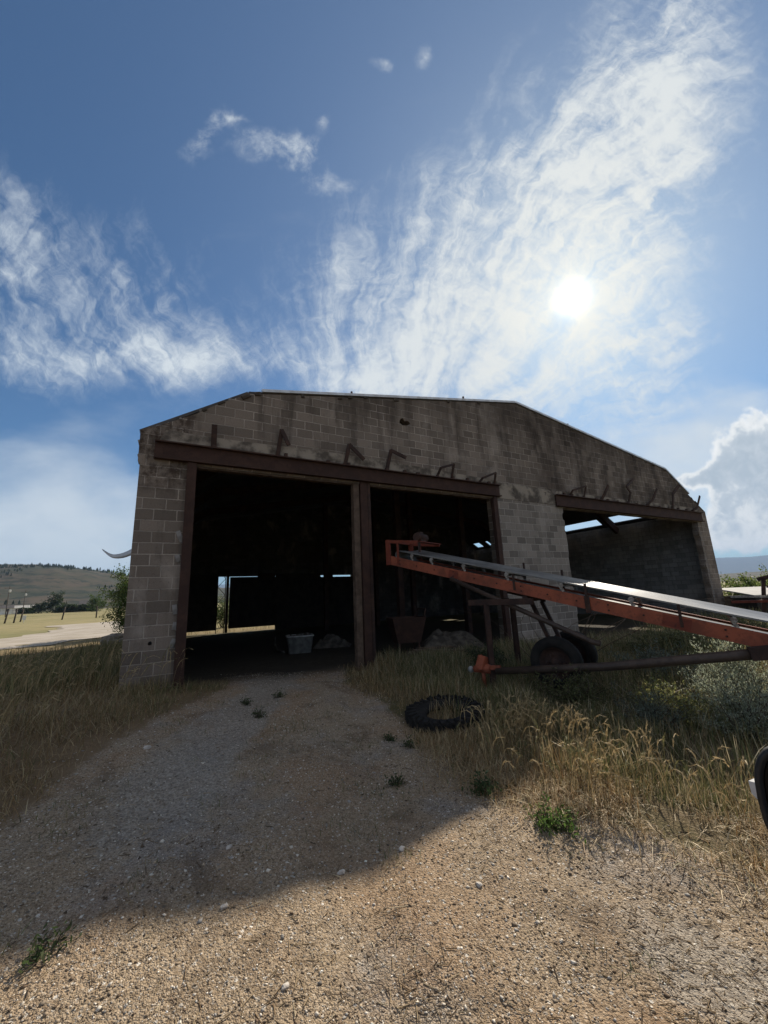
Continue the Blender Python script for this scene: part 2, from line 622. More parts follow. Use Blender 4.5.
def block_wall(name, tint=(0.245, 0.198, 0.160), mortar=(0.47, 0.40, 0.335), row=0.18, width=0.33, inside=False):
    m, gg, b = new_mat(name)
    tc = gg.n('ShaderNodeTexCoord').outputs['Object']
    x, y, z = gg.sep(tc)
    wob = gg.m('ADD', gg.m('MULTIPLY', gg.m('SUBTRACT', gg.noise(tc, 3.0, 2.0), 0.5), 0.014), gg.m('MULTIPLY', gg.m('SUBTRACT', gg.noise(tc, 26.0, 3.0), 0.5), 0.014))
    uv = gg.xyz(gg.m('ADD', gg.m('ADD', x, y), wob), gg.m('ADD', gg.m('ADD', z, 0.047), wob), 0.0)
    br = gg.n('ShaderNodeTexBrick')
    gg.set(br.inputs['Vector'], uv)
    br.inputs['Scale'].default_value = 1.0
    br.inputs['Mortar Size'].default_value = 0.008
    br.inputs['Mortar Smooth'].default_value = 0.25
    br.inputs['Bias'].default_value = 0.0
    br.inputs['Brick Width'].default_value = width
    br.inputs['Row Height'].default_value = row
    br.offset = 0.5
    br.inputs['Color1'].default_value = (0, 0, 0, 1)
    br.inputs['Color2'].default_value = (1, 1, 1, 1)
    br.inputs['Mortar'].default_value = (0.5, 0.5, 0.5, 1)
    var = gg.sep(br.outputs['Color'])[0]
    mort = br.outputs['Fac']
    per = gg.ramp(var, [(0.0, tuple(c * 0.68 for c in tint)), (0.3, tuple(c * 0.86 for c in tint)), (0.7, tint), (1.0, tuple(c * 1.18 for c in tint))])
    # the blocks keep their cast texture: coarse pores and blotches
    grit = gg.noise(tc, 55.0, 5.0, 0.7)
    per = gg.mix(gg.ss(grit, 0.30, 0.75), gg.mix(1.0, per, (0.78, 0.77, 0.76), 'MULTIPLY'), per)
    # patchy mortar: rubbed out in places, thick and pale in others
    mp = gg.ss(gg.noise(tc, 1.1, 4.0, 0.6), 0.38, 0.62)
    mcol = gg.mix(mp, tuple(c * 0.62 for c in mortar), mortar)
    colr = gg.mix(mort, per, mcol)
    # rain streaks, soot and lime bloom on the face
    st = gg.noise(gg.xyz(gg.m('MULTIPLY', gg.m('ADD', x, y), 1.4), 0.0, gg.m('MULTIPLY', z, 0.16)), 1.9, 7.0, 0.68, 0.4)
    colr = gg.mix(gg.m('MULTIPLY', gg.m('MULTIPLY', gg.ss(st, 0.48, 0.62), gg.ss(gg.noise(tc, 6.0, 6.0, 0.7), 0.34, 0.58)), 0.62), colr, tuple(c * 0.40 for c in tint))
    lime = gg.noise(gg.xyz(gg.m('ADD', x, y), 3.0, gg.m('MULTIPLY', z, 0.55)), 1.3, 6.0, 0.6, 0.3)
    colr = gg.mix(gg.m('MULTIPLY', gg.ss(lime, 0.53, 0.70), 0.5), colr, (0.47, 0.40, 0.335))
    pit = gg.noise(tc, 17.0, 7.0, 0.75)
    colr = gg.mix(gg.m('MULTIPLY', gg.ss(pit, 0.57, 0.66), 0.55), colr, tuple(c * 0.36 for c in tint))
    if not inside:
        # soot and rust wash under the end of the lintel
        cor = gg.m('MULTIPLY', gg.m('MULTIPLY', gg.ss(x, 0.35, 0.0), gg.ss(z, 2.9, 3.5)), gg.ss(gg.noise(tc, 4.5, 6.0, 0.7), 0.42, 0.60))
        colr = gg.mix(gg.m('MULTIPLY', cor, 0.85), colr, (0.045, 0.028, 0.020))
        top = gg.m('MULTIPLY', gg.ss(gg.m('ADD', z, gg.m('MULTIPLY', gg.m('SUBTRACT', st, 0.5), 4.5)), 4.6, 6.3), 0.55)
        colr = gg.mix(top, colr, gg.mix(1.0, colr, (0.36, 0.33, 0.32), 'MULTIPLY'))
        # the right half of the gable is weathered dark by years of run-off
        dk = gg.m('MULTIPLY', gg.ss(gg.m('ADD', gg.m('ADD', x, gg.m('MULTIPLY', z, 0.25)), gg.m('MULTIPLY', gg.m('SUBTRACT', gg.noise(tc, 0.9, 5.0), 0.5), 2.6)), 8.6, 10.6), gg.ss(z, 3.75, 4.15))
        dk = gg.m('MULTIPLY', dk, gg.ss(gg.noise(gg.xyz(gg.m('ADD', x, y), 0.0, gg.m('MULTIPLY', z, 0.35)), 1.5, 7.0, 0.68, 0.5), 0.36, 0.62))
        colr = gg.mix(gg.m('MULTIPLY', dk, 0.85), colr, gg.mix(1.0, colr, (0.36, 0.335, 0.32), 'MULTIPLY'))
        # the pier between the doors was laid in paler, greyer blocks
        pp = gg.m('MULTIPLY', gg.m('MULTIPLY', gg.ss(x, 6.95, 7.0), gg.ss(x, 9.9, 9.8)), gg.ss(z, 3.68, 3.62))
        colr = gg.mix(gg.m('MULTIPLY', pp, 0.42), colr, gg.mix(mort, gg.mix(var, (0.20, 0.18, 0.158), (0.40, 0.36, 0.315)), (0.55, 0.505, 0.45)))
    gg.set(b.inputs['Base Color'], colr)
    b.inputs['Roughness'].default_value = 0.94
    b.inputs['Specular IOR Level'].default_value = 0.15
    hgt = gg.m('ADD', gg.m('MULTIPLY', mort, -1.0), gg.m('ADD', gg.m('MULTIPLY', grit, 0.55), gg.m('MULTIPLY', gg.noise(tc, 9.0, 4.0), 0.8)))
    bn = gg.n('ShaderNodeBump')
    bn.inputs['Strength'].default_value = 0.95
    bn.inputs['Distance'].default_value = 0.012
    gg.set(bn.inputs['Height'], hgt)
    gg.set(b.inputs['Normal'], bn.outputs[0])
    return m


def rust(name, c1=(0.075, 0.030, 0.020), c2=(0.14, 0.062, 0.034), c3=(0.045, 0.024, 0.019), scale=5.0, rough=0.8):
    m, gg, b = new_mat(name)
    tc = gg.n('ShaderNodeTexCoord').outputs['Object']
    f = gg.noise(tc, scale, 7.0, 0.65, 0.3)
    f2 = gg.noise(tc, scale * 5, 5.0, 0.7)
    c = gg.mix(gg.ss(f, 0.40, 0.66), c1, c2)
    c = gg.mix(gg.m('MULTIPLY', gg.ss(f2, 0.5, 0.72), 0.7), c, c3)
    gg.set(b.inputs['Base Color'], c)
    b.inputs['Roughness'].default_value = rough
    b.inputs['Specular IOR Level'].default_value = 0.25
    bn = gg.n('ShaderNodeBump')
    bn.inputs['Strength'].default_value = 0.4
    bn.inputs['Distance'].default_value = 0.004
    gg.set(bn.inputs['Height'], f2)
    gg.set(b.inputs['Normal'], bn.outputs[0])
    return m


M = {}
M['block'] = block_wall('concrete_block')
M['block_in_shaded'] = block_wall('shaded_block_inside', (0.11, 0.105, 0.10), (0.07, 0.067, 0.062), inside=True)  # same blocks darkened: shade of the interior put into the colour
M['block_in_lit'] = block_wall('lit_block_inside', (0.34, 0.325, 0.30), (0.22, 0.21, 0.20), inside=True)  # same blocks made paler: light on the right inner wall, as colour
M['concrete'] = simple('weathered_concrete', (0.32, 0.27, 0.215), (0.10, 0.082, 0.066), 2.6, 0.92, 0, 0.7, 35, 0.15, 0.42, 0.62)
M['reveal'] = simple('broken_concrete', (0.36, 0.34, 0.32), (0.20, 0.18, 0.16), 4.0, 0.95, 0, 0.9, 25, 0.15)
M['reveal_dark'] = simple('grimy_mortar', (0.15, 0.122, 0.098), (0.06, 0.048, 0.038), 6.0, 0.95, 0, 0.9, 25, 0.15)
M['rust'] = rust('rusty_steel', (0.046, 0.024, 0.018), (0.070, 0.036, 0.025), (0.028, 0.018, 0.015))
M['rust_dark'] = rust('dark_rusty_steel', (0.040, 0.024, 0.020), (0.075, 0.040, 0.028), (0.022, 0.017, 0.015))
M['old_wood'] = simple('grey_wood', (0.15, 0.105, 0.076), (0.085, 0.058, 0.042), 7.0, 0.85, 0, 0.5, 60, 0.2)
M['roof'] = simple('roof_sheet', (0.10, 0.09, 0.085), (0.055, 0.05, 0.048), 2.0, 0.7, 0.0, 0.2, 20)
M['flash'] = simple('galvanised_flashing', (0.66, 0.66, 0.65), (0.48, 0.46, 0.44), 5.0, 0.45, 0.6, 0.1, 30, 0.5)
M['dark_wood'] = simple('dark_boards', (0.035, 0.030, 0.027), (0.06, 0.05, 0.042), 3.0, 0.9, 0, 0.3, 30, 0.1)
M['orange'] = rust('faded_orange_paint', (0.35, 0.095, 0.048), (0.20, 0.060, 0.034), (0.085, 0.036, 0.024), 3.2, 0.62)
M['orange_dark'] = rust('dirty_red_paint', (0.22, 0.050, 0.027), (0.15, 0.036, 0.022), (0.06, 0.025, 0.020), 4.0, 0.6)
M['belt'] = simple('rubber_belt', (0.11, 0.105, 0.098), (0.20, 0.19, 0.175), 2.5, 0.36, 0, 0.15, 50, 0.5)
M['roller'] = simple('worn_roller', (0.36, 0.33, 0.29), (0.15, 0.12, 0.10), 25.0, 0.5, 0.4, 0.2, 60, 0.5)
M['tube'] = rust('brown_pipe', (0.060, 0.043, 0.034), (0.095, 0.066, 0.050), (0.035, 0.027, 0.024), 4.0, 0.42)
M['rubber'] = simple('old_rubber', (0.012, 0.0115, 0.011), (0.026, 0.023, 0.020), 6.0, 0.85, 0, 0.5, 40, 0.25)
M['pale_plastic'] = simple('dirty_pale_plastic', (0.42, 0.42, 0.40), (0.25, 0.245, 0.23), 8.0, 0.6, 0, 0.1, 30, 0.3)
M['cloth'] = simple('dusty_tarp', (0.13, 0.115, 0.095), (0.06, 0.053, 0.045), 6.0, 0.9, 0, 0.4, 30, 0.1)
M['galv'] = simple('bent_sheet_metal', (0.70, 0.71, 0.72), (0.55, 0.56, 0.57), 6.0, 0.4, 0.35, 0.1, 20, 0.5)
M['stone'] = simple('pale_stone', (0.27, 0.23, 0.18), (0.15, 0.125, 0.10), 9.0, 0.9, 0, 0.6, 30, 0.2)
M['white_stone'] = simple('bleached_stone', (0.58, 0.53, 0.46), (0.40, 0.35, 0.30), 18.0, 0.9, 0, 0.5, 60, 0.2)
M['post'] = simple('post_wood', (0.10, 0.085, 0.07), (0.055, 0.046, 0.04), 8.0, 0.9, 0, 0.4, 40, 0.1)
M['white_paint'] = simple('white_siding', (0.72, 0.71, 0.68), (0.58, 0.57, 0.54), 1.0, 0.7)
M['shed_roof'] = simple('pale_roofing', (0.40, 0.39, 0.36), (0.30, 0.285, 0.26), 1.5, 0.75, 0.0, 0.2, 15)
M['leaf'] = leafy('foliage', 0.48)
M['grass'] = leafy('grass_blades', 0.24)
M['bark'] = simple('bark', (0.11, 0.085, 0.065), (0.06, 0.047, 0.038), 9.0, 0.95, 0, 0.7, 30, 0.1)
M['car_paint'] = simple('black_car_paint', (0.012, 0.012, 0.013), None, 1, 0.25, 0.0, 0, 1, 0.6)
M['trim'] = simple('matt_black_trim', (0.016, 0.016, 0.017), (0.022, 0.022, 0.022), 60, 0.55, 0, 0.05, 200, 0.4)
M['glass'] = simple('dark_glass', (0.010, 0.011, 0.012), None, 1, 0.08, 0.0, 0, 1, 0.7)
M['black_glass'] = simple('black_mirror_face', (0.006, 0.006, 0.006), None, 1, 0.35, 0, 0, 1, 0.12)
M['lens'] = simple('clear_lens', (0.72, 0.72, 0.70), (0.6, 0.6, 0.6), 20, 0.2, 0, 0, 1, 0.6)
M['alloy'] = simple('alloy_rim', (0.45, 0.45, 0.46), None, 1, 0.35, 0.9, 0, 1, 0.5)

# ------------------------------------------------------------------ ground: one sheet out to the far mountains
# edges of the bare gravel yard (x, y) in metres
YARD_L = [(-2.6, -6), (-2.3, 0), (-2.4, 2.6), (-2.55, 3.2), (-2.62, 3.6), (-2.66, 4.2), (-2.62, 5.2), (-2.5, 6.2), (-2.75, 6.9), (-3.0, 8.0), (-4.2, 10.5)]
YARD_R = [(2.5, -6), (2.4, 1.0), (2.2, 1.95), (2.05, 2.25), (1.80, 2.62), (1.46, 2.87), (0.95, 3.1), (0.62, 3.55), (0.28, 4.4), (-0.10, 5.5), (-0.75, 6.8), (-0.9, 8.0), (-1.0, 10.5)]


def yard(x, y):
    """signed distance-like measure: > 0 on the gravel"""
    xl = np.interp(y, [p[1] for p in YARD_L], [p[0] for p in YARD_L])
    xr = np.interp(y, [p[1] for p in YARD_R], [p[0] for p in YARD_R])
    return np.minimum(x - xl, xr - x)


def dep_of(x, y):
    return x * BN.x + y * BN.y - DW


def make_ground():
    az = np.concatenate([np.arange(-180, -62, 2.0), np.arange(-62, 62, 0.3), np.arange(62, 180, 2.0)])
    rad = np.concatenate([np.linspace(0.05, 0.5, 6)[:-1], np.geomspace(0.5, 12, 230)[:-1], np.geomspace(12, 300, 80)[:-1], np.geomspace(300, 14000, 150)])
    A, R_ = np.meshgrid(np.radians(az), rad)
    x = (R_ * np.sin(A)).ravel()
    y = (R_ * np.cos(A)).ravel()
    z = ground_z(x, y)
    na, nr = len(az), len(rad)
    i, j = np.meshgrid(np.arange(nr - 1), np.arange(na), indexing='ij')
    j2 = (j + 1) % na
    q = np.stack([i * na + j, i * na + j2, (i + 1) * na + j2, (i + 1) * na + j], -1).reshape(-1, 4)[:, ::-1]
    co = np.stack([x, y, z], 1)
    ci = len(co)
    co = np.vstack([co, [[0, 0, gz(0, 0)]]])
    yd = yard(x, y)
    gm = smooth(-0.35, 0.35, yd) * smooth(60, 14, np.hypot(x, y))
    dp_ = dep_of(x, y)
    uu_ = x * BD.x + y * BD.y
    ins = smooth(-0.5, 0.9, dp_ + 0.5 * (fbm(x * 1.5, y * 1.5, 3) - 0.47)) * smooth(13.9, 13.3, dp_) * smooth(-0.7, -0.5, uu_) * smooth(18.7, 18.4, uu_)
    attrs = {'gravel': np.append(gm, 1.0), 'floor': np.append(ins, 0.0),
             'track': np.append(np.maximum(np.exp(-((x + 1.75 + 0.06 * (y - 4)) / 0.5) ** 2) * smooth(1.6, 3.4, y), 0.85 * np.exp(-((x - 1.25) / 0.35) ** 2 - ((y - 2.0) / 0.6) ** 2)), 0.0)}
    m, gg, b = new_mat('earth')
    pos = gg.n('ShaderNodeNewGeometry').outputs['Position']
    grav = gg.n('ShaderNodeAttribute', attribute_name='gravel').outputs['Fac']
    n1 = gg.noise(pos, 0.9, 6.0, 0.6)
    n2 = gg.noise(pos, 7.0, 6.0, 0.65)
    n3 = gg.noise(pos, 48.0, 5.0, 0.7)
    gmask = gg.ss(gg.m('ADD', grav, gg.m('MULTIPLY', gg.m('SUBTRACT', n2, 0.5), 0.9)), 0.35, 0.65)
    # gravel: crushed stone of mixed browns and greys pressed in tan dirt
    vo = gg.n('ShaderNodeTexVoronoi')
    gg.set(vo.inputs['Vector'], pos)
    vo.inputs['Scale'].default_value = 170.0
    vo2 = gg.n('ShaderNodeTexVoronoi')
    gg.set(vo2.inputs['Vector'], pos)
    vo2.inputs['Scale'].default_value = 75.0
    v1 = gg.sep(vo.outputs['Color'])[0]
    v2 = gg.sep(vo2.outputs['Color'])[1]
    stones = gg.ramp(v1, [(0.0, (0.13, 0.095, 0.062)), (0.35, (0.31, 0.235, 0.152)), (0.7, (0.425, 0.33, 0.22)), (0.93, (0.47, 0.37, 0.26)), (1.0, (0.72, 0.65, 0.54))])
    big = gg.ramp(v2, [(0.0, (0.20, 0.15, 0.10)), (0.6, (0.35, 0.255, 0.165)), (1.0, (0.52, 0.42, 0.31))])
    gcol = gg.mix(0.35, stones, big)
    gcol = gg.mix(gg.m('MULTIPLY', gg.ss(n1, 0.50, 0.66), 0.65), gcol, gg.mix(v1, (0.13, 0.125, 0.12), (0.42, 0.40, 0.38)))
    gcol = gg.mix(gg.m('MULTIPLY', gg.ss(n2, 0.54, 0.74), 0.55), gcol, (0.13, 0.083, 0.05))
    dirt = gg.mix(gg.ss(n3, 0.35, 0.65), (0.11, 0.078, 0.046), (0.215, 0.16, 0.095))
    dirt = gg.mix(gg.ss(n1, 0.4, 0.62), dirt, (0.12, 0.105, 0.05))
    geo_x = gg.sep(pos)[0]
    wide = gg.noise(pos, 0.55, 5.0, 0.6, 0.5)
    gcol = gg.mix(gg.m('MULTIPLY', gg.ss(wide, 0.46, 0.60), 0.38), gcol, gg.mix(v2, (0.27, 0.155, 0.08), (0.40, 0.24, 0.13)))
    vo3 = gg.n('ShaderNodeTexVoronoi')
    gg.set(vo3.inputs['Vector'], pos)
    vo3.inputs['Scale'].default_value = 36.0
    v3 = gg.sep(vo3.outputs['Color'])
    speck = gg.m('MULTIPLY', gg.ss(v3[0], 0.66, 0.72), gg.ss(vo3.outputs['Distance'], 0.34, 0.22))
    gcol = gg.mix(speck, gcol, gg.mix(v3[1], (0.12, 0.095, 0.07), (0.72, 0.66, 0.57)))
    trk = gg.n('ShaderNodeAttribute', attribute_name='track').outputs['Fac']
    tmask = gg.ss(gg.m('ADD', trk, gg.m('MULTIPLY', gg.m('SUBTRACT', gg.noise(pos, 2.4, 6.0, 0.65), 0.5), 1.3)), 0.40, 0.75)
    gcol = gg.mix(gg.m('MULTIPLY', tmask, 0.75), gcol, gg.mix(v2, (0.20, 0.172, 0.140), (0.45, 0.40, 0.33)))
    gcol = gg.mix(gg.m('MULTIPLY', gg.ss(gg.noise(pos, 1.5, 7.0, 0.7, 0.4), 0.52, 0.64), gg.m('MULTIPLY', gg.m('SUBTRACT', 1.0, tmask), 0.5)), gcol, (0.115, 0.080, 0.052))
    crumb = gg.noise(pos, 13.0, 6.0, 0.72)
    gcol = gg.mix(gg.m('MULTIPLY', gg.m('MULTIPLY', gg.ss(crumb, 0.56, 0.70), gg.ss(wide, 0.52, 0.40)), 0.6), gcol, (0.085, 0.060, 0.040))
    dirt = gg.mix(gg.ss(geo_x, -1.9, -2.6), dirt, gg.mix(n3, (0.17, 0.112, 0.062), (0.29, 0.205, 0.12)))
    col = gg.mix(gmask, dirt, gcol)
    floor_shade = gg.n('ShaderNodeAttribute', attribute_name='floor').outputs['Fac']
    col = gg.mix(floor_shade, col, gg.mix(n2, (0.035, 0.030, 0.024), (0.075, 0.064, 0.050)))  # barn floor darkened: interior shade painted into the earth colour
    # beyond the yard: dry meadow, then brown hills with scrub
    geo = gg.sep(pos)
    dist = gg.n('ShaderNodeVectorMath', operation='LENGTH')
    gg.set(dist.inputs[0], gg.xyz(geo[0], geo[1], 0.0))
    dd = dist.outputs['Value']
    f1 = gg.noise(pos, 0.035, 6.0, 0.6)
    f2 = gg.noise(gg.xyz(geo[0], gg.m('MULTIPLY', geo[1], 2.0), 0.0), 0.5, 6.0, 0.65)
    meadow = gg.mix(gg.ss(f1, 0.40, 0.62), (0.285, 0.240, 0.120), (0.19, 0.18, 0.080))
    meadow = gg.mix(gg.m('MULTIPLY', gg.ss(f2, 0.45, 0.7), 0.6), meadow, (0.13, 0.115, 0.055))
    col = gg.mix(gg.ss(dd, 14.0, 30.0), col, meadow)
    h1 = gg.noise(pos, 0.012, 8.0, 0.62)
    h2 = gg.noise(pos, 0.035, 8.0, 0.75)
    hill = gg.mix(gg.ss(h1, 0.40, 0.60), (0.080, 0.062, 0.042), (0.042, 0.045, 0.026))
    hill = gg.mix(gg.m('MULTIPLY', gg.ss(h2, 0.50, 0.58), 0.9), hill, (0.020, 0.026, 0.016))
    col = gg.mix(gg.ss(dd, 230.0, 380.0), col, hill)
    gg.set(b.inputs['Base Color'], col)
    b.inputs['Roughness'].default_value = 0.95
    b.inputs['Specular IOR Level'].default_value = 0.12
    bn = gg.n('ShaderNodeBump')
    bn.inputs['Strength'].default_value = 0.9
    bn.inputs['Distance'].default_value = 0.010
    hh = gg.m('ADD', gg.m('MULTIPLY', gg.m('SUBTRACT', 1.0, vo2.outputs['Distance']), 0.9), gg.m('ADD', gg.m('MULTIPLY', vo.outputs['Distance'], -0.6), gg.m('MULTIPLY', n3, 1.2)))
    gg.set(bn.inputs['Height'], gg.m('MULTIPLY', hh, gg.ss(dd, 40.0, 8.0)))
    gg.set(b.inputs['Normal'], bn.outputs[0])
    tri = np.array([[ci, jj, (jj + 1) % na] for jj in range(na)])
    # quads + centre fan as two meshes' worth of faces in one sheet
    quads = q
    me = bpy.data.meshes.new('ground')
    me.from_pydata(co.tolist(), [], quads.tolist() + tri[:, ::-1].tolist())
    me.polygons.foreach_set('use_smooth', np.ones(len(me.polygons), bool))
    for k_, v_ in attrs.items():
        a = me.attributes.new(k_, 'FLOAT', 'POINT')
        a.data.foreach_set('value', v_.astype(np.float32))
    me.update()
    bm = bmesh.new()
    bm.from_mesh(me)
    bmesh.ops.recalc_face_normals(bm, faces=bm.faces)
    up_ = sum(f.normal.z for f in bm.faces)
    if up_ < 0:
        bmesh.ops.reverse_faces(bm, faces=bm.faces)
    bm.to_mesh(me)
    bm.free()
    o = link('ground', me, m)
    tag(o, kind='structure')


make_ground()


def make_road():
    """pale farm lane beyond the left bank"""
    cl = [(-60, 18), (-40, 20), (-26, 22.5), (-20, 25), (-17.5, 30), (-20, 36), (-27, 42), (-40, 48)]
    cl = [(-46, 5), (-30, 10), (-20, 15.2), (-17.2, 20), (-18.5, 26), (-22, 32), (-28, 37)]
    edge_l, edge_r = [], []
    cl = [Vector((*p, 0)) for p in cl]
    pts = []
    for i in range(len(cl) - 1):
        for k in range(8):
            t = k / 8
            p0 = cl[max(i - 1, 0)]
            p1, p2 = cl[i], cl[i + 1]
            p3 = cl[min(i + 2, len(cl) - 1)]
            pts.append(0.5 * ((2 * p1) + (p2 - p0) * t + (2 * p0 - 5 * p1 + 4 * p2 - p3) * t * t + (3 * p1 - p0 - 3 * p2 + p3) * t ** 3))
    rows = []
    for i, p in enumerate(pts):
        t = (pts[min(i + 1, len(pts) - 1)] - pts[max(i - 1, 0)]).normalized()
        nn = Vector((-t.y, t.x, 0))
        w = 3.4 + 0.3 * math.sin(i * 1.3)
        rows.append([p + nn * w * f for f in (-1, -0.5, 0, 0.5, 1)])
    mb = MB()
    vs = [[mb.bm.verts.new((p.x, p.y, gz(p.x, p.y) + 0.03)) for p in r] for r in rows]
    for a, b in zip(vs, vs[1:]):
        for k in range(4):
            mb.bm.faces.new((a[k], a[k + 1], b[k + 1], b[k]))
    m = simple('lane_dirt', (0.42, 0.37, 0.31), (0.33, 0.285, 0.225), 0.6, 0.95, 0, 0.4, 12, 0.1)
    o = mb.build('road', m)
    tag(o, kind='structure')


make_road()

# ------------------------------------------------------------------ the block building
barn = empty('block_barn', (BN.x * DW, BN.y * DW, 0.2), BROT,
             'weathered grey concrete block barn with two wide open doorways and rusty steel lintels', 'barn')
# local frame: X along the front, Y into the building, Z up from z = 0.2


def LZ(z):
    return z - 0.2


def jag(x, z0, z1, amp, up_=True):
    """a ragged block edge between two heights"""
    pts = []
    z = z0
    while z < z1:
        h = min(0.2, z1 - z)
        o = random.uniform(-amp, amp)
        if random.random() < 0.3:
            o += random.uniform(-amp, amp) * 1.5
        pts.append((x + o, z + 0.01))
        if random.random() < 0.5:
            pts.append((x + o + random.uniform(-amp, amp) * 0.6, z + h * random.uniform(0.4, 0.6)))
        pts.append((x + o + random.uniform(-amp, amp) * 0.3, z + h - 0.01))
        z += 0.2
    return pts if up_ else pts[::-1]


ROOFLINE = [(BARN_L, 4.185), (1.07, 5.19), (8.31, 6.51), (15.99, 5.45), (18.45, 4.0)]
out_l = [(BARN_L, -0.5)]
left_edge = [(BARN_L, -0.5)]
# open outline: start bottom-left, go round clockwise through the roofline, with door openings cut from the base
o = []
o += [(BARN_L, -0.5), (BARN_L - 0.0, 3.60), (BARN_L - 0.03, 3.62), (BARN_L - 0.03, 4.16)]
o += [(-0.35, 4.27), (0.2, 4.60), (0.55, 4.86), (1.05, 5.17), (1.45, 5.25), (8.31, 6.51), (15.99, 5.45), (16.4, 5.24), (17.2, 4.72), (18.3, 4.09), (18.45, 4.0)]
o += [(18.45, -0.5)]
o += [(17.62, -0.5)] + jag(17.62, 0.0, 3.56, 0.035) + [(17.66, 3.56)]
o += [(9.80, 3.56)] + jag(9.73, 0.0, 3.56, 0.03, False) + [(9.76, -0.5)]
o += [(7.03, -0.5), (7.03, 3.63), (0.18, 3.63)] + jag(0.16, 0.0, 3.6, 0.035, False) + [(0.16, -0.5)]
hole = [(4.38, 5.20), (4.46, 5.15), (4.60, 5.17), (4.68, 5.23), (4.62, 5.29), (4.52, 5.27), (4.48, 5.34), (4.42, 5.31), (4.39, 5.26)]
hole2 = [(7.74, 3.94), (7.83, 3.94), (7.80, 3.84)]
hole3 = [(8.34, 3.94), (8.44, 3.94), (8.40, 3.84)]
hole4 = [(9.02, 3.96), (9.12, 3.96), (9.08, 3.86)]
hole5 = [(-0.26, 0.75), (-0.215, 0.745), (-0.21, 0.79), (-0.235, 0.805), (-0.265, 0.785)]
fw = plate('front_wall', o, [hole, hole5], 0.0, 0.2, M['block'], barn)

# poured band above the doors
band = plate('concrete_band', [(7.29, 3.64), (9.44, 3.62), (9.44, 3.96), (9.2, 4.05), (7.6, 4.08), (7.29, 4.05)], [hole2, hole3, hole4], -0.012, -0.002, M['concrete'], barn)
band2 = plate('concrete_band', [(-0.35, 3.975), (7.28, 3.975), (7.28, 4.10), (5.2, 4.18), (2.6, 4.23), (0.9, 4.19), (-0.25, 4.20)], [], -0.010, -0.002, M['concrete'], barn)
band3 = plate('concrete_band', [(9.46, 3.93), (17.9, 3.94), (17.8, 4.05), (16.3, 4.10), (13.2, 4.06), (9.6, 4.05)], [], -0.010, -0.002, M['concrete'], barn)
# corner pier core showing at the broken ends of the front
mb = MB()
for (x, z, s) in [(-0.585, 3.95, 0.06), (-0.585, 3.72, 0.05), (-0.35, 4.25, 0.06), (0.0, 4.43, 0.10), (0.3, 4.68, 0.09), (-0.18, 4.33, 0.08), (0.75, 4.97, 0.07)]:
    mb.box((x, 0.1, z), (s * 1.5, 0.16, s), Euler((random.uniform(-.3, .3), random.uniform(-.4, .4), 0)), 0.012)
mb.build_each('broken_block', M['reveal'], barn)

mb = MB()
xx_ = -0.3
while xx_ < 18.2:
    for (xa, za), (xb, zb) in zip(ROOFLINE, ROOFLINE[1:]):
        if xa <= xx_ < xb:
            zz_ = za + (zb - za) * (xx_ - xa) / (xb - xa)
            sl_ = math.atan2(zb - za, xb - xa)
    if random.random() < (0.8 if xx_ < 1.6 or xx_ > 15.8 else 0.35):
        mb.box((xx_, -0.006 + random.uniform(-.004, .01), zz_ - random.uniform(0.01, 0.05)), (random.uniform(.06, .2), 0.05, random.uniform(.03, .08)), Euler((random.uniform(-.1, .1), -sl_ + random.uniform(-.15, .15), 0)), 0.01)
    xx_ += random.uniform(0.2, 0.55)
mb.build_each('mortar_chip', M['reveal_dark'], barn)
mb = MB()
mb.span((BARN_L, 0.201, -0.5), (BARN_L + 0.2, BARN_DEPTH - 0.201, 4.16))
lw = mb.build('side_wall', M['block_in_shaded'], barn)
mb = MB()
mb.span((BARN_R - 0.2, 0.201, -0.5), (BARN_R, BARN_DEPTH - 0.201, 4.02))
rw = mb.build('side_wall', M['block_in_lit'], barn)
# crumbled inner corner of the right jamb, a pale plastered strip then raw block ends
jb = []
z = 0.0
mb = MB()
while z < 3.5:
    w = random.uniform(0.05, 0.10)
    mb.box((17.70 + random.uniform(-.02, .03), 0.10, z + 0.1), (w, 0.215, random.uniform(0.12, 0.185)), Euler((0, random.uniform(-.06, .06), 0)), 0.012)
    z += 0.2
mb.build_each('broken_block', M['reveal'], barn)

# back wall with a doorway, its doors hung short so daylight shows under, over and between them
bz = BARN_DEPTH
ob = [(BARN_L, -0.5), (BARN_L, 4.16), (1.07, 5.18), (8.31, 6.50), (15.99, 5.44), (18.45, 4.0), (18.45, -0.5), (8.9, -0.5), (8.9, 2.50), (0.3, 2.50), (0.3, -0.5)]
plate('back_wall', ob, [], bz - 0.2, bz, M['block_in_shaded'], barn)


def back_door(x0, x1, z0, z1, y):
    mb = MB()
    mb.span((x0, y, z0), (x1, y + 0.03, z1))
    x = x0
    while x < x1 - 0.02:
        w = min(0.22, x1 - x)
        mb.span((x + 0.004, y - 0.016 - 0.004 * random.random(), z0 + random.uniform(0, .02)), (x + w - 0.004, y - 0.002, z1 - 0.01))
        x += w
    for zz in (z0 + 0.25, (z0 + z1) / 2, z1 - 0.25):
        mb.span((x0 + 0.01, y - 0.07, zz - 0.07), (x1 - 0.01, y - 0.022, zz + 0.07))
    return mb.build('back_door', M['dark_wood'], barn)


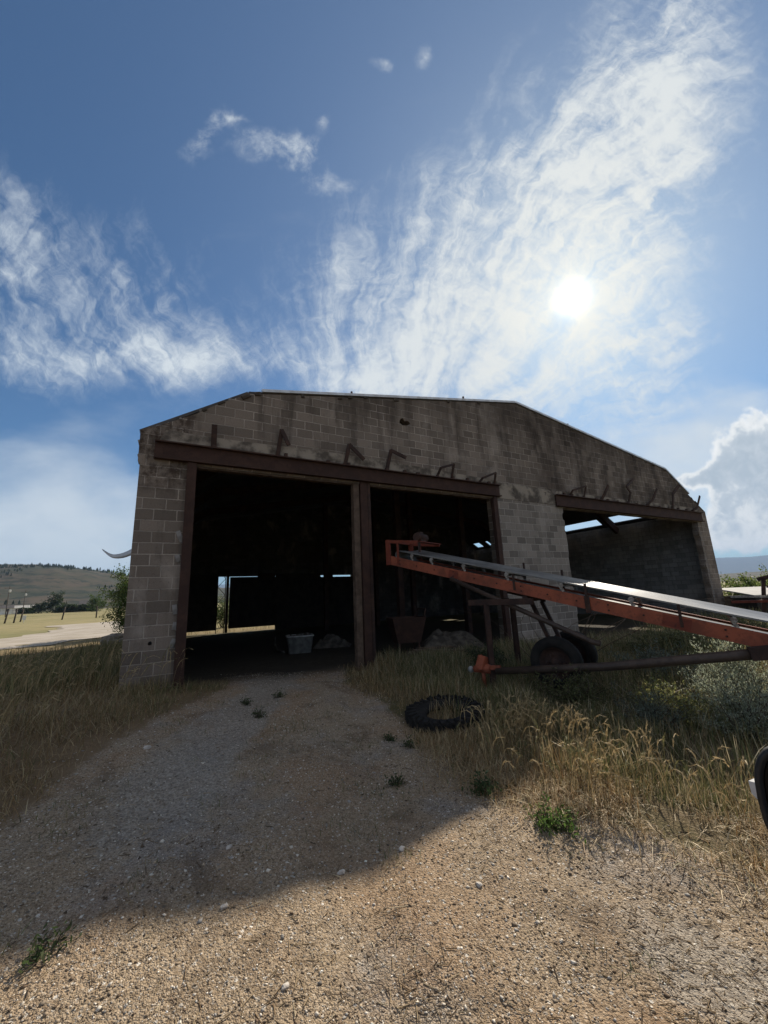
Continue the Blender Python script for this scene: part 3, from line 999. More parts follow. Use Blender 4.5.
back_door(0.2, 1.93, 0.03, 2.60, bz - 0.27)
back_door(2.46, 4.75, 0.06, 2.465, bz - 0.27)
back_door(4.62, 7.0, -0.4, 2.60, bz - 0.36)
back_door(7.0, 9.0, -0.4, 2.40, bz - 0.27)
mb = MB()
mb.span((3.75, bz - 0.265, 2.38), (4.62, bz - 0.21, 2.62))
mb.span((7.35, bz - 0.265, 2.38), (7.75, bz - 0.21, 2.62))
mb.build_each('door_track', M['rust_dark'], barn)
# lattice mast standing in the gap between the back doors
mb = MB()
for xx in (1.90, 2.24):
    mb.bar((xx, bz - 0.5, -0.1), (xx, bz - 0.5, 2.8), 0.035, 0.035)
for k in range(7):
    a, b_ = (1.90, 2.24) if k % 2 else (2.24, 1.90)
    mb.bar((a, bz - 0.5, 0.1 + k * 0.38), (b_, bz - 0.5, 0.1 + (k + 1) * 0.38), 0.022, 0.022)
mb.bar((2.34, bz - 0.45, -0.1), (2.34, bz - 0.45, 2.75), 0.20, 0.10)
mb.build('door_post', M['rust_dark'], barn)

# roof: sheeting in long strips over the same profile, gaps where sheets are gone near the right eave


def roof_strip(mb, p, q, y0, y1, t=0.05):
    (x0, z0), (x1, z1) = p, q
    d = Vector((x1 - x0, 0, z1 - z0)).normalized()
    nn = Vector((-d.z, 0, d.x))
    a = [Vector((x0, y0, z0)), Vector((x1, y0, z1)), Vector((x1, y1, z1)), Vector((x0, y1, z0))]
    lo = [v + nn * 0.012 for v in a]
    hi = [v + nn * (0.012 + t) for v in a]
    mb.sheet(lo + hi, [(3, 2, 1, 0), (4, 5, 6, 7), (0, 1, 5, 4), (1, 2, 6, 5), (2, 3, 7, 6), (3, 0, 4, 7)])


mb = MB()
RL = [(BARN_L - 0.02, 4.12), (1.07, 5.19), (8.31, 6.51), (15.99, 5.45)]
for a, b_ in zip(RL, RL[1:]):
    roof_strip(mb, a, b_, 0.06, BARN_DEPTH + 0.15)
xe = lambda z: 15.99 + (5.45 - z) / 1.45 * 2.46
roof_strip(mb, (15.99, 5.45), (xe(4.40), 4.40), 0.06, BARN_DEPTH + 0.15)
roof_strip(mb, (xe(4.14), 4.14), (18.5, 3.975), 0.06, BARN_DEPTH + 0.15)
for y0, y1 in [(0.06, 1.95), (3.5, 4.05), (6.1, 11.5), (11.75, 12.3), (12.9, 13.5)]:
    roof_strip(mb, (xe(4.40), 4.40), (xe(4.14), 4.14), y0, y1)
mb.build('roof', M['roof'], barn)
mb = MB()
for a, b_ in [((1.30, 5.245), (8.31, 6.523)), ((8.31, 6.523), (15.99, 5.462)), ((15.99, 5.462), (17.4, 4.63))]:
    roof_strip(mb, a, b_, -0.03, 0.055, 0.055)
mb.build('roof_flashing', M['flash'], barn)
mb = MB()
for (x, z) in [(3.2, 5.67), (6.4, 6.27), (10.6, 6.28)]:
    mb.tube([(x, 0.02, z), (x, 0.02, z + 0.05)], 0.025, 8)
mb.build_each('roof_bolt', M['rust_dark'], barn)
# steel rafters and posts inside
for y in (3.4, 6.7, 10.0):
    mb = MB()
    for a, b_ in zip(ROOFLINE, ROOFLINE[1:]):
        mb.bar((a[0] + 0.25 * (a is ROOFLINE[0]), y, a[1] - 0.24), (b_[0] - 0.25 * (b_ is ROOFLINE[-1]), y, b_[1] - 0.24), 0.12, 0.28)
    mb.build('rafter', M['rust_dark'], barn)
    for x in (6.2, 8.8):
        MB().span((x - 0.09, y - 0.09, -0.3), (x + 0.09, y + 0.09, 5.6)).build('post', M['rust_dark'], barn)

# steel lintels: channel on edge with a top flange and track bolts


def lintel(x0, x1, z0, z1, bolts):
    mb = MB()
    mb.span((x0, -0.05, z0), (x1, -0.014, z1), 0.004)
    mb.span((x0, -0.12, z1 - 0.022), (x1, -0.051, z1))
    mb.span((x0, -0.12, z0), (x1, -0.051, z0 + 0.022))
    li = mb.build('lintel', M['rust'], barn)
    mb = MB()
    for x in bolts:
        w = random.uniform(0.05, 0.085)
        mb.span((x - w / 2, -0.11, z1 + 0.002), (x + w / 2, -0.045, z1 + random.uniform(0.03, 0.07)), 0.006)
    mb.build_each('bolt', M['rust_dark'], li)
    return li


lintel(-0.39, 7.27, 3.665, 3.975, [0.5, 1.75, 2.6, 3.05, 3.95, 4.4, 4.75, 5.3, 5.75, 6.2, 6.9])
lintel(9.46, 18.0, 3.57, 3.925, [9.8, 10.15, 10.7, 11.3, 11.9, 12.4, 13.0, 13.5, 14.2, 14.9, 15.5, 16.2, 16.8, 17.3])
# bent steel door hangers above the lintels: (x, z) runs standing off the wall
HANG = [([(0.49, 3.98), (0.48, 4.36)], 0.06), ([(1.60, 3.99), (1.66, 4.50), (1.78, 4.20)], 0.05), ([(2.98, 3.99), (3.06, 4.42), (3.36, 4.12)], 0.05),
        ([(3.96, 3.99), (4.06, 4.44), (4.40, 4.30)], 0.05), ([(5.30, 3.98), (5.36, 4.18), (5.76, 4.32), (5.73, 3.98)], 0.035),
        ([(6.60, 3.98), (6.64, 4.07), (7.10, 4.26), (7.12, 3.98)], 0.035), ([(10.08, 3.93), (10.12, 4.08), (10.78, 4.27), (10.74, 3.93)], 0.035),
        ([(11.62, 3.94), (11.72, 4.10), (11.92, 4.40)], 0.06), ([(13.08, 3.94), (13.12, 4.28), (12.94, 4.47), (13.62, 4.82)], 0.045),
        ([(14.16, 3.95), (14.5, 4.15), (14.82, 4.56)], 0.045), ([(15.90, 3.95), (15.98, 4.50), (16.42, 4.84)], 0.07), ([(17.28, 3.95), (17.62, 4.10), (17.9, 4.56)], 0.06)]
for run, w in HANG:
    mb = MB()
    k = len(run)
    pts = [Vector((x, -0.05 - 0.10 * (i / max(k - 1, 1)) if k < 4 else -0.05 - 0.10 * (i in (1, 2)), z)) for i, (x, z) in enumerate(run)]
    for a, b_ in zip(pts, pts[1:]):
        dd_ = (b_ - a).normalized() * 0.012
        mb.bar(a - dd_, b_ + dd_, 0.03, w * 1.5, (0, 1, 0.01) if False else (0, 0, 1) if abs((b_ - a).normalized().z) < 0.8 else (1, 0, 0), 0.003)
    mb.build('door_hanger', M['rust_dark'], barn)
# door frame members: rusty angle at the left pier, the middle post, the right jamb of the second doorway
mb = MB()
mb.span((0.10, -0.075, -0.4), (0.245, -0.062, 3.66))
mb.span((0.232, -0.061, -0.4), (0.245, 0.12, 3.63))
mb.build('door_jamb', M['rust'], barn)
mb = MB()
mb.span((3.17, 0.00, -0.4), (3.30, 0.14, 3.66), 0.008)
mp = mb.build('middle_post', M['old_wood'], barn)
mb = MB()
mb.span((3.315, -0.04, -0.4), (3.47, -0.03, 3.66))
mb.span((3.315, -0.029, -0.4), (3.326, 0.14, 3.66))
mb.span((3.459, -0.029, -0.4), (3.47, 0.14, 3.66))
mb.build('steel_channel', M['rust'], mp)
mb = MB()
mb.span((3.484, -0.02, -0.4), (3.55, 0.10, 3.66), 0.006)
mb.build('side_strip', M['rust_dark'], mp)
mb = MB()
mb.span((7.02, -0.06, -0.4), (7.155, -0.048, 3.66))
mb.span((7.018, -0.047, -0.4), (7.029, 0.05, 3.62))
mb.build('door_jamb', M['rust'], barn)
mb = MB()
mb.span((0.26, 0.02, 3.60), (7.0, 0.14, 3.628))
mb.build('door_head', M['old_wood'], barn)
# crack of dark mortar washed out of the left pier: broken chips near the jamb
mb = MB()
for z in (0.75, 1.0, 1.25, 2.05, 2.4):
    mb.box((0.07 + random.uniform(-.02, .02), -0.008, z), (0.07, 0.02, random.uniform(.12, .2)), Euler((0, random.uniform(-.5, .5), 0)), 0.006)
mb.build_each('mortar_chip', M['reveal'], barn)
# bent gutter strip sticking out from the far side of the left wall
mb = MB()
rows = []
for k in range(15):
    t = k / 14
    x = BARN_L - 0.012 - 0.66 * t
    z = 2.56 - 0.26 * math.sin(min(t / 0.72, 1) * math.pi / 2) + (0.11 * ((t - 0.72) / 0.28) ** 1.5 if t > 0.72 else 0)
    w = 0.10 * (1 - 0.8 * t)
    dz = -0.17 * (1 - 0.85 * t ** 1.3)
    rows.append([(x, 2.3, z + 0.05), (x, 2.3 - w, z + 0.05 + dz), (x, 2.3 - w - 0.008, z + 0.05 + dz), (x, 2.292, z + 0.05)])
mb.loft(rows)
mb.build('bent_gutter', M['galv'], barn)


def barn_world(x, y, z):
    p = BD * x + BN * (DW + y)
    return Vector((p.x, p.y, z + 0.2))


# ------------------------------------------------------------------ belt conveyor
P0 = Vector((0.57711, 8.0, 0))
HD = Vector((-0.781, 0.6247, 0)).normalized()        # towards the head
FD = Vector((-HD.y, HD.x, 0)) * -1                   # away from the eye
cv = empty('belt_conveyor', (2.9, 6.15, 0.0), 0.0, 'long faded orange belt conveyor on wheels, its head reaching into the doorway', 'conveyor')
CV0 = Vector((2.9, 6.15, 0.0))


def cp(s, z, off=0.0):
    """conveyor point: s metres along (head = +0.66), z height, off metres towards the far side"""
    return P0 + HD * s + FD * off + Vector((0, 0, z)) - CV0


def chz(s):
    return 2.19 + 0.259 * s


Wd = 0.86
S0, S1 = -7.5, 0.62
slope = Vector((HD.x, HD.y, 0.259)).normalized()


def channel(off, flip):
    mb = MB()
    k = -1 if flip else 1
    a, b_ = cp(S0, chz(S0) - 0.09, off), cp(S1, chz(S1) - 0.09, off)
    mb.bar(a, b_, 0.010, 0.185)
    for dz in (-0.178, -0.002):
        mb.bar(cp(S0, chz(S0) + dz, off + 0.03 * k), cp(S1, chz(S1) + dz, off + 0.03 * k), 0.055, 0.010)
    return mb.build('side_channel', M['orange'], cv)


channel(0.0, False)
channel(Wd, True)
mb = MB()
for s in np.arange(S0 + 0.4, S1, 1.25):
    mb.bar(cp(s, chz(s) - 0.12, 0.065), cp(s, chz(s) - 0.12, Wd - 0.065), 0.05, 0.05)
mb.build_each('cross_brace', M['orange_dark'], cv)
# belt: carrying run (troughed) and return run
mb = MB()
rows = []
for s in np.linspace(S0 + 0.15, S1 - 0.2, 40):
    z = chz(s) + 0.165
    row = []
    for f, dz in ((0.02, 0.0), (0.2, -0.008), (0.48, 0.0), (0.68, 0.025), (Wd - 0.02, 0.06)):
        row.append(cp(s, z + dz, f))
    rows.append(row + [p - Vector((0, 0, 0.022)) for p in row[::-1]])
mb.loft(rows, True, False)
rows = []
for s in np.linspace(S0 + 0.15, S1 - 0.2, 20):
    z = chz(s) - 0.03
    row = [cp(s, z, 0.08), cp(s, z, Wd - 0.08)]
    rows.append(row + [p - Vector((0, 0, 0.014)) for p in row[::-1]])
mb.loft(rows, True, False)
for s in (S0 + 0.15, S1 - 0.2):      # the belt's turn round its end drums
    sg = -1 if s < 0 and s < -2 else 1
    rows = []
    for k in range(9):
        a = math.pi * k / 8
        zc = chz(s) + 0.065
        rows.append([cp(s + sg * 0.095 * math.sin(a), zc + 0.095 * math.cos(a), 0.04), cp(s + sg * 0.095 * math.sin(a), zc + 0.095 * math.cos(a), Wd - 0.04),
                     cp(s + sg * 0.08 * math.sin(a), zc + 0.08 * math.cos(a), Wd - 0.04), cp(s + sg * 0.08 * math.sin(a), zc + 0.08 * math.cos(a), 0.04)])
    mb.loft(rows, True)
mb.build('belt', M['belt'], cv)
# idlers: a bracket at each side with its roller
for s in (0.05, -0.42, -1.12, -1.93, -2.80, -3.72, -4.78, -5.9, -6.9):
    mb = MB()
    z = chz(s)
    for off in (0.005, Wd - 0.005):
        mb.bar(cp(s - 0.02, z - 0.0, off), cp(s + 0.01, z + 0.085, off), 0.012, 0.045, HD)
    br_ = mb.build_each('idler', M['roller'], cv)[0]
    mb = MB()
    mb.tube([cp(s, z + 0.10, q) for q in (-0.015, 0.03, 0.031, Wd - 0.031, Wd - 0.03, Wd + 0.015)], [0.036, 0.036, 0.022, 0.022, 0.036, 0.036], 14)
    mb.build('roller', M['roller'], cv)
# small guard stakes along the belt
mb = MB()
for s, off, h in ((-1.95, Wd, 0.34), (-2.62, Wd, 0.33), (-3.15, -0.012, 0.20), (-4.25, -0.012, 0.16), (-2.05, -0.012, 0.13)):
    mb.bar(cp(s, chz(s) - 0.14 if off < 0 else chz(s), off), cp(s, chz(s) + h, off), 0.02, 0.035, HD)
mb.bar(cp(-3.15, chz(-3.15) - 0.23, -0.02), cp(-3.15, chz(-3.15) + 0.02, -0.02), 0.02, 0.07, HD)
mb.build_each('guard_stake', M['rust_dark'], cv)
# bolts and a splice plate on the near rail
mb = MB()
for k_, s in enumerate(np.arange(S0 + 0.3, S1, 0.42)):
    for dz in ((-0.05, -0.13) if k_ % 3 == 0 else (-0.09,)):
        mb.tube([cp(s, chz(s) + dz, -0.004), cp(s, chz(s) + dz, -0.020)], 0.013, 6)
mb.build_each('bolt', M['rust_dark'], cv)
mb = MB()
mb.bar(cp(-0.98, chz(-0.98) - 0.10, -0.010), cp(-0.80, chz(-0.80) - 0.10, -0.010), 0.008, 0.15)
mb.bar(cp(-4.35, chz(-4.35) - 0.09, -0.010), cp(-4.05, chz(-4.05) - 0.09, -0.010), 0.008, 0.14)
mb.build_each('splice_plate', M['orange_dark'], cv)
# drive head
mb = MB()
for off in (-0.006, Wd + 0.006):
    mb.bar(cp(0.66, 2.16, off), cp(0.66, 2.70, off), 0.016, 0.13, HD)
    mb.bar(cp(0.40, 2.16, off), cp(0.40, 2.62, off), 0.016, 0.05, HD)
    mb.bar(cp(0.72, 2.68, off), cp(-0.12, 2.57, off), 0.03, 0.07)
mb.bar(cp(0.70, 2.69, 0.02), cp(0.70, 2.69, Wd - 0.02), 0.06, 0.06)
mb.bar(cp(-0.10, 2.585, 0.02), cp(-0.10, 2.585, Wd - 0.02), 0.16, 0.012)
mb.build('head_frame', M['orange_dark'], cv)
mb = MB()
mb.tube([cp(-0.02, 2.70, 0.10), cp(-0.02, 2.70, 0.46)], 0.085, 16)
mb.box(cp(-0.02, 2.625, 0.28), (0.14, 0.2, 0.06), Euler((0, 0, math.atan2(FD.y, FD.x) - math.pi / 2)), 0.01)
mb.box(cp(0.0, 2.79, 0.28), (0.10, 0.12, 0.07), Euler((0, 0, math.atan2(FD.y, FD.x) - math.pi / 2)), 0.01)
mb.bar(cp(-0.16, 2.56, -0.01), cp(-0.16, 2.36, -0.01), 0.02, 0.05, HD)
mb.build('motor', M['rust_dark'], cv)
# under-frame: axle, uprights, diagonal struts and drawbar tubes
for off in (-0.03,):
    MB().tube([cp(-0.84, chz(-0.84) - 0.19, off), cp(-3.15, 0.72, off), cp(-3.25, 0.70, off)], 0.042, 12).build('strut', M['tube'], cv)
for s, off, z1 in ((-1.52, -0.05, 1.30), (-1.62, Wd + 0.05, 1.30)):
    mb = MB()
    mb.span(cp(s, -0.15, off) - Vector((0.045, 0.045, 0)), cp(s, z1, off) + Vector((0.045, 0.045, 0)), 0.006)
    mb.build('upright', M['rust_dark'], cv)
mb = MB()
mb.bar(cp(-1.2, 1.33, -0.05), cp(-2.35, 1.33, -0.05), 0.09, 0.10)
mb.bar(cp(-1.55, 1.33, 0.0), cp(-1.55, 1.33, Wd), 0.08, 0.10)
mb.bar(cp(-2.2, 1.37, 0.0), cp(-2.2, 1.37, Wd), 0.08, 0.10)
mb.bar(cp(-1.6, 1.60, Wd), cp(-2.3, 1.42, Wd), 0.05, 0.28)
mb.build('cross_frame', M['rust_dark'], cv)
mb = MB()
mb.tube([cp(-2.53, 0.36, 0.10), cp(-2.53, 0.36, Wd + 0.32)], 0.045, 12)
mb.bar(cp(-2.53, 0.38, 0.32), cp(-2.2, 1.30, 0.32), 0.06, 0.06)
mb.bar(cp(-2.53, 0.38, Wd), cp(-2.2, 1.30, Wd), 0.06, 0.06)
mb.build('axle', M['rust_dark'], cv)
mb = MB()
mb.tube([cp(-1.62, 0.20, -0.10), cp(-3.3, 0.40, -0.10), cp(-5.7, 0.79, -0.05)], [0.055, 0.06, 0.066], 16)
dbar = mb.build('drawbar_tube', M['tube'], cv)
mb = MB()
mb.bar(cp(-4.85, 0.665, -0.115), cp(-5.2, 0.715, -0.085), 0.10, 0.15)
mb.bar(cp(-5.02, 0.70, -0.03), cp(-5.02, chz(-5.02) - 0.19, -0.03), 0.10, 0.10, HD)
mb.build('clamp', M['rust_dark'], cv)
# orange screw jack and hitch at the low end of the drawbar
mb = MB()
mb.box(cp(-1.38, 0.31, -0.10), (0.18, 0.15, 0.24), Euler((0.2, 0.3, 0.7)), 0.03)
mb.tube([cp(-1.52, 0.22, -0.10), cp(-1.36, 0.23, -0.10), cp(-1.22, 0.20, -0.12)], [0.075, 0.085, 0.05], 14)
mb.tube([cp(-1.40, 0.30, -0.12), cp(-1.36, 0.44, -0.14)], 0.04, 10)
mb.bar(cp(-1.7, 0.26, -0.10), cp(-1.42, 0.24, -0.10), 0.05, 0.07)
mb.tube([cp(-1.38, 0.25, -0.10), cp(-1.38, -0.12, -0.10)], 0.035, 10)
mb.build('hitch_jack', M['orange'], cv)
mb = MB()
mb.lathe([(0.0, 0.03), (0.04, 0.02), (0.055, 0.0), (0.05, -0.03), (0.0, -0.04)], Matrix.Translation(cp(-1.17, 0.20, -0.13)) @ Euler((1.2, 0.3, 0.4)).to_matrix().to_4x4(), 14)
mb.build('hitch_cap', M['pale_plastic'], cv)


def wheel(parent, centre, axis, rad, width, rim_mat):
    q = axis.to_track_quat('Z', 'Y').to_matrix().to_4x4()
    Mx = Matrix.Translation(centre) @ q
    w = width / 2
    root = MB().lathe([(rad * 0.60, -w * 0.75), (rad * 0.66, -w * 0.95), (rad * 0.85, -w * 1.05), (rad * 0.96, -w * 0.8), (rad, -w * 0.4), (rad, w * 0.4), (rad * 0.96, w * 0.8), (rad * 0.85, w * 1.05), (rad * 0.66, w * 0.95), (rad * 0.60, w * 0.75)], Mx, 36, True).build('wheel', M['rubber'], parent)
    mb = MB()
    mb.lathe([(rad * 0.60, -w * 0.7), (rad * 0.63, -w * 0.8), (rad * 0.56, -w * 0.6), (rad * 0.50, 0.0), (rad * 0.2, 0.02), (rad * 0.18, -w * 0.6), (rad * 0.10, -w * 0.75), (0.004, -w * 0.78)], Mx, 36)
    for k in range(6):
        a = 2 * math.pi * k / 6
        p = Mx @ Vector((rad * 0.32 * math.cos(a), rad * 0.32 * math.sin(a), -0.012))
        p2 = Mx @ Vector((rad * 0.32 * math.cos(a), rad * 0.32 * math.sin(a), -0.05))
        mb.tube([p, p2], 0.016, 6)
    mb.build('rim', rim_mat, root)
    return root


wheel(cv, cp(-2.53, 0.36, 0.16), FD, 0.40, 0.20, M['rust_dark'])
wheel(cv, cp(-2.53, 0.36, Wd + 0.32), FD, 0.40, 0.20, M['rust_dark'])

cv.scale = (0.88, 0.88, 0.88)
cv.location = (2.552, 5.412, 0.186)

# ------------------------------------------------------------------ old tractor tyre lying in the grass
tx, ty = 0.62, 4.98
ty_ = empty('tractor_tyre', (tx, ty, gz(tx, ty) - 0.15), 0.3, 'big black lugged tractor tyre lying flat at the edge of the gravel drive', 'tyre')
prof = [(0.30, 0.03), (0.36, 0.0), (0.46, 0.0), (0.50, 0.05), (0.505, 0.17), (0.47, 0.235), (0.38, 0.25), (0.27, 0.225), (0.23, 0.19), (0.27, 0.17), (0.28, 0.07)]
MB().lathe(prof, Matrix(), 48, True).build('carcass', M['rubber'], ty_)
mb = MB()
for k in range(26):
    a = 2 * math.pi * k / 26 + random.uniform(-.02, .02)
    for side in (0, 1):
        aa = a + side * math.pi / 26
        c, s_ = math.cos(aa), math.sin(aa)
        zc = 0.20 if side else 0.07
        rot = Matrix.Rotation(aa, 3, 'Z') @ Matrix.Rotation(0.7 * (1 if side else -1), 3, 'X')
        mb.box((c * 0.515, s_ * 0.515, zc), (random.uniform(.03, .06), random.uniform(.04, .06), random.uniform(.11, .18)), rot, 0.008)
        if side:
            mb.box((c * 0.44, s_ * 0.44, 0.25), (0.13, 0.05, 0.035), Matrix.Rotation(aa + 0.35, 3, 'Z'), 0.008)
mb.build_each('lug', M['rubber'], ty_)
ty_.scale = (0.88, 0.88, 0.95)
ty_.rotation_euler = (0.05, -0.07, 0.3)

# ------------------------------------------------------------------ things stored inside
p = barn_world(2.55, 4.6, 0)
tub = empty('plastic_tub', (-2.35, 10.5, gz(-2.35, 10.5)), 0.3, 'dirty white plastic tub standing on the floor inside the left doorway', 'tub')


def rrect(w, d, z, r=0.06, n=4):
    pts = []
    for (cx, cy, a0) in ((w / 2 - r, d / 2 - r, 0), (-w / 2 + r, d / 2 - r, 90), (-w / 2 + r, -d / 2 + r, 180), (w / 2 - r, -d / 2 + r, 270)):
        for k in range(n + 1):
            a = math.radians(a0 + 90 * k / n)
            pts.append((cx + r * math.cos(a), cy + r * math.sin(a), z))
    return pts


mb = MB()
mb.loft([rrect(0.56, 0.42, 0.0), rrect(0.66, 0.50, 0.40), rrect(0.70, 0.54, 0.40), rrect(0.70, 0.54, 0.435), rrect(0.63, 0.47, 0.435), rrect(0.53, 0.39, 0.03)], True)
mb.build('shell', M['pale_plastic'], tub)
mb = MB()
for k in range(14):
    mb.box((random.uniform(-.22, .22), random.uniform(-.14, .14), random.uniform(.36, .44)), (random.uniform(.08, .2), random.uniform(.06, .14), .05), Euler((random.uniform(-.5, .5), random.uniform(-.5, .5), random.uniform(0, 3))), 0.01)
mb.build('contents', M['cloth'], tub)


def heap(name, loc, sx_, sy_, sz_, mat, label, cat, seed, n=30):
    rs = np.random.default_rng(seed)
    k = np.arange(n + 1)
    co = []
    for i in range(n + 1):
        for j in range(n + 1):
            a, b_ = i / n * 2 - 1, j / n * 2 - 1
            r_ = max(abs(a), abs(b_))
            h = max(0, 1 - r_ ** 2.2)
            nz = float(fbm(np.array([a * 3 + seed]), np.array([b_ * 3 + seed * 2]), 4)[0])
            co.append((a * sx_, b_ * sy_, h * sz_ * (0.3 + 1.3 * nz) - 0.02))
    fs = [(i * (n + 1) + j, (i + 1) * (n + 1) + j, (i + 1) * (n + 1) + j + 1, i * (n + 1) + j + 1) for i in range(n) for j in range(n)]
    oo = tri_mesh(name, np.array(co), np.array(fs), mat, None, None, False)
    oo.location = loc
    return tag(oo, label, cat)


heap('tarp', (-1.62, 11.4, gz(-1.62, 11.4)), 0.55, 0.35, 0.30, M['cloth'], 'crumpled pale tarp on the floor to the right of the white tub', 'tarp', 3)
hs = [(-3.25, 11.4, 0.35), (-3.2, 11.2, 0.18), (-3.05, 10.9, 0.08), (-2.85, 10.6, 0.05), (-2.72, 10.4, 0.05)]
oo = MB().tube([(x, y, gz(x, y) + z - 0.02) for x, y, z in hs], 0.03, 8).build('hose', M['cloth'])
tag(oo, 'grey hose curving along the floor to the left of the white tub', 'hose')
# rusty steel hopper cart
hc = empty('hopper_cart', (0.42, 9.75, gz(0.42, 9.75)), 0.25, 'rusty steel hopper cart just inside the second doorway under the conveyor head', 'cart')
mb = MB()
bt = [(-0.28, -0.22, 0.22), (0.28, -0.22, 0.22), (0.28, 0.22, 0.22), (-0.28, 0.22, 0.22)]
tp = [(-0.42, -0.32, 0.80), (0.42, -0.32, 0.80), (0.42, 0.32, 0.80), (-0.42, 0.32, 0.80)]
ti = [(-0.39, -0.29, 0.80), (0.39, -0.29, 0.80), (0.39, 0.29, 0.80), (-0.39, 0.29, 0.80)]
bi = [(-0.26, -0.20, 0.25), (0.26, -0.20, 0.25), (0.26, 0.20, 0.25), (-0.26, 0.20, 0.25)]
mb.loft([bt, tp, ti, bi], True, False)
mb.build('bin', M['rust'], hc)
for x, y in ((-.24, -.2), (.24, -.2), (.24, .2), (-.24, .2)):
    MB().tube([(x, y, -0.03), (x, y, 0.24)], 0.025, 8).build('leg', M['rust_dark'], hc)
MB().tube([(0.36, -0.25, 0.7), (0.42, -0.3, 0.98), (0.42, 0.3, 0.98), (0.36, 0.25, 0.7)], 0.02, 8).build('handle', M['rust_dark'], hc)
# scrap pile
sp = heap('scrap_heap', (1.55, 10.1, gz(1.55, 10.1)), 0.85, 0.6, 0.42, M['cloth'], 'dusty heap of scrap and sacking inside the second doorway behind the conveyor', 'heap', 5)
spg = 'loose boards on the ground in the second doorway'
for k, (x, y, rz, L) in enumerate([(0.95, 9.15, 0.1, 1.2), (1.25, 9.0, -0.15, 1.5), (1.05, 9.35, 0.35, 0.9)]):
    oo = MB().box((0, 0, 0.03), (L, 0.14, 0.035), Euler((0.02, 0.03, 0)), 0.004).build('board', M['old_wood'])
    oo.location = (x, y, gz(x, y) + 0.03 + 0.03 * k)
    oo.rotation_euler = (0, 0, rz)
    tag(oo, ['grey board lying nearest the hopper cart', 'longest grey board lying in front of the scrap heap', 'short grey board lying askew across the others'][k], 'board', spg)
# ------------------------------------------------------------------ vegetation generators


def blades(n, xs, ys, hmin, hmax, wid, lean, cols, name, label=None, seed=1, curl=0.35, z_off=-0.01, hscale=None):
    """a stand of grass: every blade a tapering bent strip of its own colour"""
    rs = np.random.default_rng(seed)
    zs = ground_z(xs, ys) + z_off
    h = rs.uniform(hmin, hmax, n) * (1 if hscale is None else hscale)
    az = rs.uniform(0, 2 * np.pi, n)
    ln = rs.normal(0, lean, n)
    dxy = np.stack([np.cos(az), np.sin(az)], 1)
    face = az + rs.normal(np.pi / 2, 0.6, n)
    sxy = np.stack([np.cos(face), np.sin(face)], 1)
    w = wid * rs.uniform(0.6, 1.4, n) * (0.6 + 0.4 * h / hmax)
    c = cols(n, rs, xs, ys)
    levels = [0.0, 0.4, 0.75, 1.0]
    widths = [1.0, 0.85, 0.55, 0.0]
    base = np.stack([xs, ys, zs], 1)
    V = []
    for t, wf in zip(levels, widths):
        off = (ln * h)[:, None] * dxy * (t * (1 - curl) + curl * t * t)[..., None] if False else ((ln * t * (1 + curl * t)) * h)[:, None] * dxy
        ctr = base.copy()
        ctr[:, :2] += off
        ctr[:, 2] += h * t * np.sqrt(np.clip(1 - (ln * t * 0.8) ** 2, 0.1, 1))
        if wf > 0:
            sw = np.zeros((n, 3))
            sw[:, :2] = sxy * (w * wf / 2)[:, None]
            V += [ctr - sw, ctr + sw]
        else:
            V += [ctr]
    V = np.stack(V, 1)                       # n x 7 x 3
    i0 = (np.arange(n) * 7)[:, None]
    F = np.array([[0, 1, 3], [0, 3, 2], [2, 3, 5], [2, 5, 4], [4, 5, 6]])
    tris = (i0[:, :, None] + F[None]).reshape(-1, 3)
    cc = np.repeat(c, 7, 0)
    oo = tri_mesh(name, V.reshape(-1, 3), tris, M['grass'], None, cc)
    return tag(oo, label, 'grass' if label else None, None, 'stuff')


def palette(items, jitter=0.18):
    arr = np.array([i[1] for i in items])
    pr = np.array([i[0] for i in items], float)
    pr /= pr.sum()

    def f(n, rs, xs, ys):
        k = rs.choice(len(arr), n, p=pr)
        return np.clip(arr[k] * (1 + rs.normal(0, jitter, (n, 1))), 0.005, 0.9)
    return f


def sample(n, x0, x1, y0, y1, keep, seed):
    rs = np.random.default_rng(seed)
    xs, ys = [], []
    tot = 0
    for _ in range(60):
        x = rs.uniform(x0, x1, n)
        y = rs.uniform(y0, y1, n)
        m_ = rs.random(n) < keep(x, y)
        xs.append(x[m_])
        ys.append(y[m_])
        tot += int(m_.sum())
        if tot >= n:
            break
    return np.concatenate(xs)[:n], np.concatenate(ys)[:n]


def outside_barn(x, y):
    dep = x * BN.x + y * BN.y - DW
    u = x * BD.x + y * BD.y
    inw = (dep > 0.0) & (u > BARN_L - 0.02) & (u < BARN_R) & (dep < BARN_DEPTH)
    pier = (dep > -0.03) & ((u < 0.2) | ((u > 7.0) & (u < 9.75)) | (u > 17.6)) & inw
    return inw, pier


def clump(x, y, f=1.6, lo=0.3, hi=0.6, s=0.0):
    return smooth(lo, hi, fbm(x * f + s, y * f - s, 4))


DRY = [(4, (0.36, 0.26, 0.135)), (3, (0.27, 0.175, 0.08)), (2, (0.48, 0.385, 0.225)), (1.2, (0.17, 0.15, 0.06))]
MIXED = [(3, (0.13, 0.14, 0.055)), (2, (0.20, 0.185, 0.08)), (2.5, (0.31, 0.245, 0.125)), (1, (0.085, 0.105, 0.042))]
GREEN = [(4, (0.075, 0.115, 0.032)), (3, (0.12, 0.15, 0.045)), (1.5, (0.20, 0.18, 0.08))]

